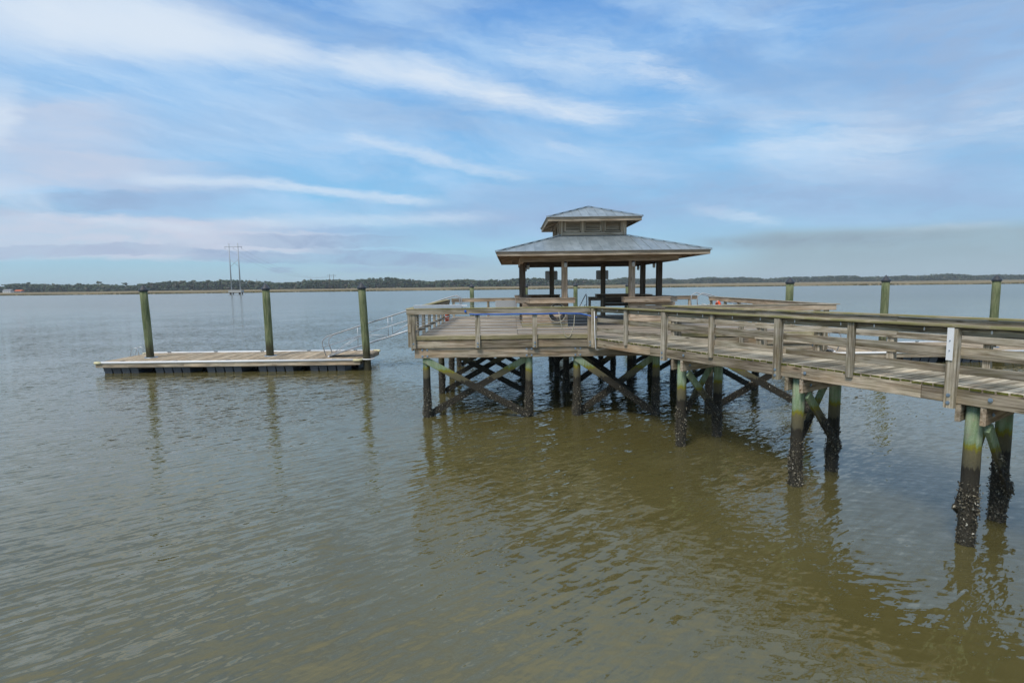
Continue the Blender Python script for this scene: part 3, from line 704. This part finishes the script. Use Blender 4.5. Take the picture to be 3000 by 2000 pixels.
side_rail(WID-.03, 1, .95, [1.3, 4.9, 8.6, 12.3, 16], [3.1, 6.75, 10.5, 14.2], WR)

# ------------------------------------------------------------------ pavilion
CX, CY = 3.95, 29.1
V_ = thing('pavilion', 'open timber pavilion with two tiered grey metal hip roof and louvred cupola', 'pavilion', (CX, CY, DZ))
POSTS = [(2.41, 25.2), (5.46, 25.2), (.57, 27.4), (.57, 30.8), (7.28, 27.4), (7.28, 30.8), (2.41, 33.1), (5.46, 33.1)]
for i, (x, y) in enumerate(POSTS):
    board('post', (x, y, DZ), (x, y, 6.0), .26, .26, WPAV if i < 2 else WSHADE, V_, (0, 1, 0))  # posts behind the front pair take the wood with shade in its colour
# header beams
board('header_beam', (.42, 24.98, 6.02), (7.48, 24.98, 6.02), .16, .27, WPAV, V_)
board('header_beam', (.42, 33.32, 6.02), (7.48, 33.32, 6.02), .16, .27, WSHADE, V_)
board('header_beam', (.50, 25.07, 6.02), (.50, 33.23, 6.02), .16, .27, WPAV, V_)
board('header_beam', (7.40, 25.07, 6.02), (7.40, 33.23, 6.02), .16, .27, WSHADE, V_)
board('header_beam', (.6, 29.1, 6.03), (7.3, 29.1, 6.03), .14, .24, WSHADE, V_)
def hip(rx, ry, ez, tx, ty, tz, cy, n_x, n_y, seam_h=.022, pre=''):
    """four slopes of standing seam panels from eave half-sizes rx,ry to top half-sizes tx,ty"""
    E = [(-rx, -ry), (rx, -ry), (rx, ry), (-rx, ry)]; Tq = [(-tx, -ty), (tx, -ty), (tx, ty), (-tx, ty)]
    for k in range(4):
        a = Vector((CX+E[k][0], cy+E[k][1], ez)); b = Vector((CX+E[(k+1) % 4][0], cy+E[(k+1) % 4][1], ez))
        ta = Vector((CX+Tq[k][0], cy+Tq[k][1], tz)); tb = Vector((CX+Tq[(k+1) % 4][0], cy+Tq[(k+1) % 4][1], tz))
        e = (b-a); L = e.length; e.normalize(); ua = (ta-a).dot(e); ub = (tb-a).dot(e); sv = ta-a-e*ua
        nrm = e.cross(sv).normalized(); n = n_x if k % 2 == 0 else n_y
        def hh(u): return max(0., min(1., u/ua if ua > 1e-6 else 1., (L-u)/(L-ub) if L-ub > 1e-6 else 1.))
        for i in range(n):
            u0, u1 = L*i/n, L*(i+1)/n
            us = sorted({u0, u1} | {u for u in (ua, ub) if u0 < u < u1})
            pts = [a+e*u0, a+e*u1]+[a+e*u+sv*hh(u) for u in reversed(us)]
            if hh(u0) < 1e-6: pts = pts[:-1]
            if hh(u1) < 1e-6: pts = [pts[0]]+[pts[1]]+pts[3:]
            c0 = pts[0]; m = loc(c0)
            top = [q-c0 for q in pts]; bot = [q-nrm*.012 for q in top]; N = len(top)
            fs = [list(range(N)), list(range(2*N-1, N-1, -1))]+[[j, N+j, N+(j+1) % N, (j+1) % N] for j in range(N)]
            o = obj('roof_panel', mk('roof_panel', top+bot, fs, ROOF), V_, m)
            if i and hh(u0) > .04:
                q0, q1 = a+e*u0, a+e*u0+sv*hh(u0)
                board('seam', q0+nrm*seam_h*.45, q1+nrm*seam_h*.45, .022, seam_h, ROOF, o, nrm)
        # timber roof deck under the metal
        pts = [a, b, tb, ta]; N = 4; c0 = a; top = [q-c0-nrm*.016 for q in pts]; bot = [q-nrm*.045 for q in top]
        obj('roof_deck', mk('roof_deck', top+bot, [[0, 1, 2, 3], [7, 6, 5, 4]]+[[j, 4+j, 4+(j+1) % 4, (j+1) % 4] for j in range(4)], WPAV), V_, loc(c0))
        # rafters
        nr = 14 if rx > 3 else 8
        for i in range(1, nr):
            u = L*i/nr
            if hh(u) > .15: board('rafter', a+e*u-nrm*.13+sv*.012, a+e*u+sv*hh(u)*.97-nrm*.13, .05, .13, WPAV, V_, nrm)
        # fascia and drip edge
        ins = .02*1; o_ = Vector((e.y, -e.x, 0))
        board('fascia_board', a-e*-.03+Vector((0, 0, -.115))-o_*.04, b-e*.03+Vector((0, 0, -.115))-o_*.04, .045, .175, WPAVL, V_)
        board('drip_edge', a-e*.03+Vector((0, 0, -.012))+o_*.025, b+e*.03+Vector((0, 0, -.012))+o_*.025, .05, .03, SIGNM, V_)
        # hip cap
        d = (ta-a); side = d.cross(Vector((0, 0, 1))).normalized(); up = side.cross(d).normalized()
        board('hip_cap', a+up*.035, ta+up*.035, .15, .028, ROOF, V_, up)
hip(4.57, 5.3, 6.30, 1.50, 2.06, 7.21, CY, 22, 25)
# cupola
wx, wy, zb, zt = 1.53, 2.09, 7.20, 7.98
for sx_ in (-1, 1):
    for sy_ in (-1, 1): board('cupola_post', (CX+sx_*wx, CY+sy_*wy, zb-.05), (CX+sx_*wx, CY+sy_*wy, zt), .17, .17, WPAVL, V_, (0, 1, 0))
def louvre(c, e, n, w, hgt):
    c = Vector(c); e = Vector(e); n = Vector(n); z = Vector((0, 0, 1))
    fr = []
    o = board('louvre', c-e*w/2-z*(hgt/2+.02)+n*.02, c+e*w/2-z*(hgt/2+.02)+n*.02, .06, .055, WPAVL, V_)
    for q0, q1, ww, h_ in ((c-e*w/2+z*(hgt/2)+n*.02, c+e*w/2+z*(hgt/2)+n*.02, .06, .055),):
        board('frame', q0, q1, ww, h_, WPAVL, o)
    for sgn in (-1, 1): board('frame', c+e*sgn*(w/2+.0)-z*hgt/2+n*.021, c+e*sgn*(w/2)+z*hgt/2+n*.021, .055, .06, WPAVL, o, n)
    k = 7
    for i in range(k):
        zz = -hgt/2+hgt*(i+.5)/k
        a = c-e*(w/2-.03)+z*zz; b = c+e*(w/2-.03)+z*zz
        board('slat', a, b, .012, hgt/k*.95, WPAVL, o, (z-n*.75).normalized())
for ax in range(2):
    for sgn in (-1, 1):
        e = Vector((1, 0, 0)) if ax == 0 else Vector((0, 1, 0)); n = Vector((0, sgn, 0)) if ax == 0 else Vector((sgn, 0, 0))
        half = wx if ax == 0 else wy; d = wy if ax == 0 else wx; c0 = Vector((CX, CY, 0))+n*d
        board('sill_board', c0-e*(half-.09)+Vector((0, 0, zb+.07))+n*.045, c0+e*(half-.09)+Vector((0, 0, zb+.07))+n*.045, .06, .14, WPAVL, V_)
        board('cupola_header', c0-e*(half-.09)+Vector((0, 0, zt-.05)), c0+e*(half-.09)+Vector((0, 0, zt-.05)), .14, .10, WPAV, V_)
        sp = (2*half-.17)/3
        for i in range(3): louvre(c0+e*(-half+.085+sp*(i+.5))+Vector((0, 0, (zb+zt)/2+.05)), e, n, sp-.24, .46)
        for i in (1, 2): board('stud', c0+e*(-half+.085+sp*i)+Vector((0, 0, zb+.14)), c0+e*(-half+.085+sp*i)+Vector((0, 0, zt-.1)), .16, .12, WPAVL, V_, n)
        for i in (-1, 1): board('stud', c0+e*i*(half-.13)+Vector((0, 0, zb+.14)), c0+e*i*(half-.13)+Vector((0, 0, zt-.1)), .09, .10, WPAV, V_, n)
        board('backing_board', c0-e*(half-.1)-n*.10+Vector((0, 0, (zb+zt)/2)), c0+e*(half-.1)-n*.10+Vector((0, 0, (zb+zt)/2)), .02, .7, WSHADE, V_)
hip(2.22, 2.78, 8.02, .02, .55, 8.76, CY, 11, 13)

# wall lamps on the posts
def lamp(x, y, z, lab):
    T = thing('wall_lamp', lab, 'lamp', (x, y, z), 'jar lamps on the pavilion posts')
    tube('bracket', [(x, y+.10, z+.06), (x, y, z+.12), (x, y, z+.06)], .025, CAPM, T, 6)
    tube('lamp_cap', [(x, y, z+.0), (x, y, z+.07)], [.075, .05], CAPM, T, 10)
    tube('jar', [(x, y, z-.20), (x, y, z-.18), (x, y, z-.06), (x, y, z)], [.03, .065, .075, .07], GLASS, T, 10)
lamp(2.44, 25.0, 5.83, 'jar lamp on the front left pavilion post above the hose coil')
lamp(5.48, 25.0, 5.83, 'jar lamp on the front right pavilion post above the right counter')
lamp(.84, 27.4, 5.82, 'jar lamp on the inner face of the leftmost pavilion post')
lamp(.80, 30.8, 5.80, 'jar lamp half hidden behind the leftmost pavilion post')
lamp(7.02, 27.4, 5.83, 'jar lamp on the inner face of the rightmost pavilion post')
lamp(7.02, 30.8, 5.80, 'jar lamp on the rear right pavilion post, second from the right')

# bar counters wrapped round the post pairs
def counter(sx_, sy_, lab, rear):
    f = lambda x, y: (CX+sx_*(x-CX), CY+sy_*(y-CY))
    T = thing('bar_counter', lab, 'counter', (*f(1.4, 26), DZ))
    poly = [(.17, 25.7), (.78, 24.75), (2.88, 24.75), (2.88, 25.45), (1.15, 25.45), (.95, 25.75), (.95, 27.9), (.17, 27.9)]
    def slab(nm, pl, z0, z1, mat):
        c = [Vector((*f(*q), 0)) for q in pl]
        if sx_*sy_ < 0: c.reverse()
        o = Vector((*f(1.4, 26), DZ)); v = [Vector((q.x, q.y, z1))-o for q in c]+[Vector((q.x, q.y, z0))-o for q in c]; N = len(c)
        return obj(nm, mk(nm, v, [list(range(N)), list(range(2*N-1, N-1, -1))]+[[j, N+j, N+(j+1) % N, (j+1) % N] for j in range(N)], mat), T)
    slab('countertop', poly, 4.235, 4.275, WPAV)
    ap = [(.22, 25.72), (.81, 24.80), (2.84, 24.80), (2.84, 25.40), (.90, 25.40), (.90, 27.85), (.22, 27.85)]
    for a, b in zip(ap[:3], ap[1:4]):
        board('apron_board', (*f(*a), 4.135), (*f(*b), 4.135), .045, .195, WPAV, T)
    board('apron_board', (*f(*ap[6]), 4.135), (*f(*ap[0]), 4.135), .045, .195, WPAV, T)
    z = DZ+.20 if not rear else 3.55
    while z < 4.03:
        h_ = min(.18, 4.03-z)
        board('panel_board', (*f(.50, 25.06), z+h_/2), (*f(2.52, 25.06), z+h_/2), .045, h_-.008, WPAV if not rear else WSHADE, T)  # rear panels are darkened by colour for the shade they stand in
        board('panel_board', (*f(.52, 25.10), z+h_/2), (*f(.52, 27.6), z+h_/2), .045, h_-.008, WPAV if not rear else WSHADE, T)
        z += .188
    if not rear:
        board('toe_board', (*f(.47, 25.05), DZ+.10), (*f(2.54, 25.05), DZ+.10), .06, .19, WGREEN, T)
        board('toe_board', (*f(.50, 25.09), DZ+.10), (*f(.50, 27.6), DZ+.10), .06, .19, WGREEN, T)
    for q in ((.60, 25.2), (2.48, 25.2), (.60, 27.55)): board('leg', (*f(*q), DZ), (*f(*q), 4.03), .13, .13, WPAV, T, (0, 1, 0))
counter(1, 1, 'weathered timber bar counter with cream toe board on the front left of the pavilion', False)
counter(-1, 1, 'weathered timber bar counter on the front right of the pavilion behind the boardwalk rail', False)
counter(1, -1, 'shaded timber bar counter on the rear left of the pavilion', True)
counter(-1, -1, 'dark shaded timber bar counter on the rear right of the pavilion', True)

# sign backs
def rrect(w, h, r, th, mat):
    p = []
    for cx_, cz_, a0 in ((w/2-r, h/2-r, 0), (-w/2+r, h/2-r, 90), (-w/2+r, -h/2+r, 180), (w/2-r, -h/2+r, 270)):
        for k in range(5): a = math.radians(a0+k*22.5); p.append((cx_+r*math.cos(a), cz_+r*math.sin(a)))
    N = len(p); v = [(x, -th/2, z) for x, z in p]+[(x, th/2, z) for x, z in p]
    return mk('plate', v, [list(range(N)), list(range(2*N-1, N-1, -1))]+[[j, N+j, N+(j+1) % N, (j+1) % N] for j in range(N)], mat)
for x, lab in ((2.40, 'grey rounded sign back on the rear left pavilion post'), (5.44, 'grey rounded sign back on the rear right pavilion post')):
    T = thing('sign', lab, 'sign', (x, 33.27, 5.40)); obj('plate', rrect(.74, .54, .06, .012, SIGNB), T)
    for dz in (-.17, .17): bolt((x, 33.26, 5.40+dz), (0, -1, 0), T, .012)

# ------------------------------------------------------------------ floating docks
def dock(xa, xb, ya, yb, lab, ladder_x, cream=None):
    T = thing('floating_dock', lab, 'dock', ((xa+xb)/2, (ya+yb)/2, 0)); zt = .66
    n = int((xb-xa-.1)/.15); pwid = (xb-xa-.1)/n
    for i in range(n):
        x = xa+.05+pwid*(i+.5); board('deck_plank', (x, ya+.06, zt-.02+random.uniform(-.002, .002)), (x, yb-.06, zt-.02), pwid-.016, .038, WDOCK, T)
    for y in (ya, yb):
        L3 = (xb-xa)/3
        for k in range(3): board('rim_board', (xa+k*L3+.003, y, zt-.16), (xa+(k+1)*L3-.003, y, zt-.16), .06, .26, WDOCK, T)
        sg = -1 if y == ya else 1
        tube('rub_rail', [(xa+.35, y+sg*.03, zt-.0), (xb-.35, y+sg*.03, zt-.0)], .065, WHITE, T, 8)
        for x in (xa, xb):
            e = 1 if x == xa else -1
            tube('corner_bumper', [(x+e*.36, y+sg*.05, zt-.02), (x+e*.05, y+sg*.07, zt-.02), (x-e*.06, y-sg*.02, zt-.02), (x-e*.06, y-sg*.30, zt-.02)], .075, CREAM, T, 8)
        for k in range(5):
            xc = xa+.9+(xb-xa-1.8)*(k+.2)/4.4
            v, f = merge([tubegeo([(xc-.13, y-sg*.1, zt+.06), (xc+.13, y-sg*.1, zt+.06)], .018, 6), tubegeo([(xc-.05, y-sg*.1, zt), (xc-.05, y-sg*.1, zt+.06)], .018, 6), tubegeo([(xc+.05, y-sg*.1, zt), (xc+.05, y-sg*.1, zt+.06)], .018, 6)])
            o = MW[T.name].inverted(); obj('cleat', mk('cleat', [o @ Vector(q) for q in v], f, CAPM), T)
    for x in (xa, xb): board('rim_board', (x, ya+.035, zt-.16), (x, yb-.035, zt-.16), .06, .26, WDOCK, T)
    board('deck_frame', (xa+.3, (ya+yb)/2, .34), (xb-.3, (ya+yb)/2, .34), yb-ya-.3, .10, WSHADE, T)
    # float tubs: five groups of four along the front and rear
    gl = (xb-xa-.5)/5; tw = gl*.70/4
    tv = [(-.5, -.5, 0), (.5, -.5, 0), (.5, .5, 0), (-.5, .5, 0), (-.43, -.38, -1), (.43, -.38, -1), (.43, .38, -1), (-.43, .38, -1)]
    me = mk('float_tub', [(a*tw*.90, b*1.5, c*.62) for a, b, c in tv], [[0, 1, 2, 3], [7, 6, 5, 4], [0, 4, 5, 1], [1, 5, 6, 2], [2, 6, 7, 3], [3, 7, 4, 0]], BLACKP)
    me2 = me.copy(); me2.materials.clear(); me2.materials.append(CREAM)
    for y in (ya+.85, yb-.85):
        for g in range(5):
            for q in range(4):
                x = xa+.30+g*gl*1.015+tw*(q+.5)
                obj('float_tub', me2 if (cream is not None and g == cream and y < (ya+yb)/2) else me, T, loc((x, y, .37)))
    # boarding ladder at the end
    Lx, s = ladder_x
    Q = thing('dock_ladder', 'aluminium hoop ladder at the '+('left' if s < 0 else 'right')+' end of the '+('left' if s < 0 else 'right')+' floating dock', 'ladder', (Lx, yb-1.3, zt))
    for dy in (0, .5):
        y = yb-1.5+dy
        tube('side_rail', [(Lx-s*.45, y, zt), (Lx-s*.40, y, zt+.45), (Lx-s*.25, y, zt+.52), (Lx+s*.0, y, zt+.45), (Lx+s*.12, y, zt), (Lx+s*.12, y, -.6)], .022, ALU, Q, 6)
    for z in (.35, .1, -.2): tube('rung', [(Lx+s*.12, yb-1.5, z), (Lx+s*.12, yb-1.0, z)], .018, ALU, Q, 6)
    return T
dock(-24.2, -8.85, 31.85, 36.45, 'long floating timber dock on black tubs left of the platform', (-24.2, -1))
dock(16.7, 32.1, 32.2, 37.4, 'floating timber dock seen through the boardwalk rails on the right', (32.1, 1), 0)

# ------------------------------------------------------------------ mooring piles
MP = [cylmesh(.215, 1.0, MOOR, 18, .97, .03) for _ in range(2)]
v, f = tubegeo([(0, 0, -.10), (0, 0, -.02), (0, 0, .0), (0, 0, .31)], [.255, .265, .26, .012], 18); CAPME = mk('pile_cap', v, f, CAPM)
def moor(x, y, top, lab, tilt=0., ring=True):
    T = thing('mooring_pile', lab, 'mooring pile', (x, y, 0), 'black capped mooring piles')
    L = top+1.4; R_ = Matrix.Rotation(tilt, 4, 'Y')
    v, f = tubegeo([(0, 0, L*i/8) for i in range(9)], [.218*(1+random.uniform(-.03, .03)) for i in range(9)], 18)
    obj('shaft', mk('shaft', v, f, MOOR, True), T, loc((x, y, -1.4)) @ R_)
    obj('pile_cap', CAPME, T, loc((x, y, -1.4)) @ R_ @ loc((0, 0, L+.04)))
    if ring:
        pts = [(x+math.cos(2*PI*k/20)*.34, y+math.sin(2*PI*k/20)*.34, .66) for k in range(20)]
        tag(tube('pile_hoop', pts, .035, STEEL if ring == 1 else WHITE, T, 6, True))
moor(-22.42, 34.1, 4.80, 'mooring pile through the left end of the left floating dock', math.radians(-1.5))
moor(-15.05, 34.2, 4.80, 'mooring pile in the middle of the left floating dock', math.radians(-.6))
moor(-8.47, 32.25, 4.80, 'mooring pile in a white collar at the right end of the left floating dock', math.radians(-2.0), 2)
moor(17.15, 34.2, 4.80, 'mooring pile behind the platform corner, leftmost of the three on the right')
moor(23.05, 34.2, 4.85, 'middle one of the three mooring piles behind the boardwalk')
moor(29.88, 34.2, 4.80, 'rightmost mooring pile, near the right edge beyond the boardwalk')
moor(-4.06, 57, 4.70, 'slim looking mooring pile behind the platform, left of the pavilion', 0, False)
moor(1.47, 57, 4.66, 'mooring pile almost hidden behind the leftmost pavilion post', 0, False)
moor(6.58, 57, 4.72, 'mooring pile seen through the middle of the pavilion', 0, False)
moor(11.94, 57, 4.62, 'mooring pile just left of the front right pavilion post', 0, False)

# ------------------------------------------------------------------ gangways
def gangway(top, d, L, lab, ztop=2.98, zbot=.74, wdt=1.15):
    d = Vector((*d, 0)); n = Vector((-d.y, d.x, 0)); top = Vector((*top, 0))
    T = thing('gangway', lab, 'gangway', top+Vector((0, 0, ztop)))
    def pt(s, k, h): return top+d*s+n*k*wdt/2+Vector((0, 0, ztop+(zbot-ztop)*s/L+h))
    v = [pt(0, -1, 0), pt(L, -1, 0), pt(L, 1, 0), pt(0, 1, 0)]; v += [q-Vector((0, 0, .05)) for q in v]
    inv = MW[T.name].inverted()
    obj('walk_plate', mk('walk_plate', [inv @ q for q in v], [[0, 1, 2, 3], [7, 6, 5, 4], [0, 4, 5, 1], [1, 5, 6, 2], [2, 6, 7, 3], [3, 7, 4, 0]], ALUD), T)
    for k in (-1, 1):
        q = [pt(L+.1, k, .05), pt(L+.30, k, .75), pt(L+.28, k, 1.02), pt(L+.05, k, 1.18), pt(L-.4, k, 1.20), pt(L/2, k, 1.2), pt(.2, k, 1.2), pt(-.35, k, 1.18), pt(-.62, k, .95), pt(-.66, k, .62), pt(-.6, k, .1)]
        tube('hand_rail', q, .032, ALUD, T, 8)
        tube('mid_rail', [pt(L+.28, k, .62), pt(0, k, .62)], .022, ALU, T, 6)
        tube('bottom_chord', [pt(L, k, .0), pt(0, k, .0)], .028, ALU, T, 6)
        m = 4
        for i in range(1, m): tube('upright', [pt(L*i/m, k, 0), pt(L*i/m, k, 1.2)], .018, ALU, T, 6)
        for i in range(m):
            a, b = L*i/m, L*(i+1)/m
            tube('diagonal', [pt(a, k, .62 if i % 2 else 0), pt(b, k, 0 if i % 2 else .62)], .018, ALU, T, 6)
    pts = [pt(L-.05, -1.05, -.04), pt(L-.05, 1.05, -.04)]
    tube('roller', pts, .06, WHITE, T, 8)
gangway((-3.72, 33.55), (-1, 0), 7.35, 'aluminium gangway sloping down to the left floating dock')
gangway((11.56, 33.1), (1, 0), 7.6, 'aluminium gangway with curved handrails at the right rear of the platform')
gangway((4.02, 34.5), (0, 1), 8.0, 'aluminium gangway seen through the pavilion leading down behind the platform')

# ------------------------------------------------------------------ small things
T = thing('fish_cleaning_tray', 'long white aluminium tray lying on the left corner of the front rail', 'tray', (-2.65, 19.95, 4.08))
box('tray_front', (-2.65, 19.86, 4.135), (1.72, .03, .115), ALU, T); box('tray_back', (-2.65, 20.13, 4.135), (1.72, .03, .115), ALU, T)
box('tray_base', (-2.65, 19.995, 4.092), (1.70, .24, .02), ALU, T); box('tray_lip', (-1.72, 20.0, 4.16), (.22, .20, .03), WHITE, T)
T = thing('white_post_sleeve', 'white plastic strip fixed to the boardwalk post at the right', 'plate', bw(11.0, -.16, 3.7))
board('plate', bw(11.0-.02, -.166, 3.44), bw(11.0-.02, -.166, 4.025), .105, .014, WHITE, T, NV)
for z in (3.62, 3.80): bolt(bw(10.98, -.176, z), -NV, T, .006)
# blue rope
rp = [(-1.52, 19.84, 3.86)]+[(-1.3+k*.35, 19.845+random.uniform(-.004, .004), 3.842+.006*math.sin(k*1.7)) for k in range(11)]+[(2.45, 19.84, 3.83), (2.72, 19.83, 3.77), (2.95, 19.70, 3.72), (3.02, 19.60, 3.70)]
tag(tube('blue_rope', rp, .020, BLUE, None, 6), 'bright blue rope strung along under the front rail', 'rope')
T = thing('rail_knob', 'small blue round knob on the face of the front rail', 'light', (-1.66, 19.855, 3.96)); v, f = tubegeo([(0, 0, 0), (0, -.05, 0)], [.045, .03], 10); obj('lens', mk('lens', v, f, BLUE), T)  # plain blue knob, gives no light
# conduit
tag(tube('conduit', [(2.93, 19.60, 3.92), (2.95, 19.58, 3.1), (2.98, 19.58, 2.60), (3.01, 19.60, 2.55), (3.1, 19.66, 2.545), (3.62, 19.9, 2.60)], .014, WHITE, None, 8), 'thin white conduit bent under the corner where boardwalk meets platform', 'pipe')
# hose coil on the counter front, pale hose draped on the rail
T = thing('hose_coil', 'dark coiled hose hanging on the front of the left counter', 'hose coil', (2.05, 24.92, 3.70))
for k in range(6):
    r_ = .28+.022*k; cz = 3.70-.02*k
    pts = [(2.05+math.cos(2*PI*i/28)*r_*(1+.03*math.sin(3*i+k)), 24.93-.03*(k % 3), cz+math.sin(2*PI*i/28)*r_*1.08) for i in range(28)]
    tube('hose_loop', pts, .018, DHOSE if k < 5 else HOSE, T, 6, True)
tube('hanger', [(2.05, 25.0, 3.98), (2.05, 24.85, 3.98)], .04, CAPM, T, 8)
hp = [(1.69, 19.84, 3.90), (1.72, 19.83, 3.7), (1.80, 19.9, 3.35), (1.92, 19.95, 3.05), (2.0, 19.94, 2.985), (2.07, 19.94, 2.985), (2.13, 19.94, 3.05), (2.24, 19.9, 3.4), (2.26, 19.87, 3.75), (2.26, 19.88, 3.9)]
tag(tube('pale_hose', hp, .015, HOSE, None, 8), 'pale hose hanging in a loop inside the front rail', 'hose')
def ring(x, y, z, lab, R=.28):
    T = thing('life_ring', lab, 'life ring', (x, y, z), 'life rings on the platform rails')
    for q in range(4):
        pts = [(x, y+math.cos((q+i/8)*PI/2)*R, z+math.sin((q+i/8)*PI/2)*R) for i in range(9)]
        tube('ring_segment', pts, .075, RED if q % 2 else RED, T, 8)
    for q in range(4):
        a = q*PI/2; tube('band', [(x, y+math.cos(a+d)*R, z+math.sin(a+d)*R) for d in (-.12, .12)], .08, WHITE, T, 8)
ring(-3.56, 30.4, 3.18, 'orange life ring hanging on the inside of the left platform rail')
ring(11.38, 30.5, 3.52, 'orange life ring hanging on the right platform rail by the gangway')
tag(obj('mesh_panel', boxmesh(1.34, .02, .44, PANEL), None, loc((-.33, 34.30, 3.70))), 'pale netted panel tied to the rear rail left of the pavilion', 'panel')
# string lights under the near boardwalk cap
T = thing('string_lights', 'black cord of small white bulbs under the near boardwalk rail cap', 'string lights', bw(8, -.1, 4))
pts = []
for k in range(121):
    s = .2+k*.12; pts.append(bw(s, -.075, 4.022-.022*abs(math.sin(k*PI/8))))
tube('cord', pts, .008, CAPM, T, 5)
v, f = tubegeo([(0, 0, 0), (0, 0, -.02), (0, 0, -.055), (0, 0, -.07)], [.007, .012, .014, .004], 8); bulb = mk('bulb', v, f, WHITE)
for k in range(16):
    obj('bulb', bulb, T, loc(bw(.5+k*.92+random.uniform(-.15,.15), -.075, 4.012)))

HZ = bpy.data.materials.new('haze'); HZ.use_nodes = True; t = HZ.node_tree; t.nodes.clear()
pv = nd(t, 'ShaderNodeVolumePrincipled'); pv.inputs['Density'].default_value = .00013; pv.inputs['Color'].default_value = (.85, .92, 1, 1)
nd(t, 'ShaderNodeOutputMaterial', {1: pv.outputs[0]})
v, f = boxgeo((0, 3300, 20), (11000, 8000, 44))
tag(obj('haze', mk('haze', v, f, HZ)), kind='stuff')
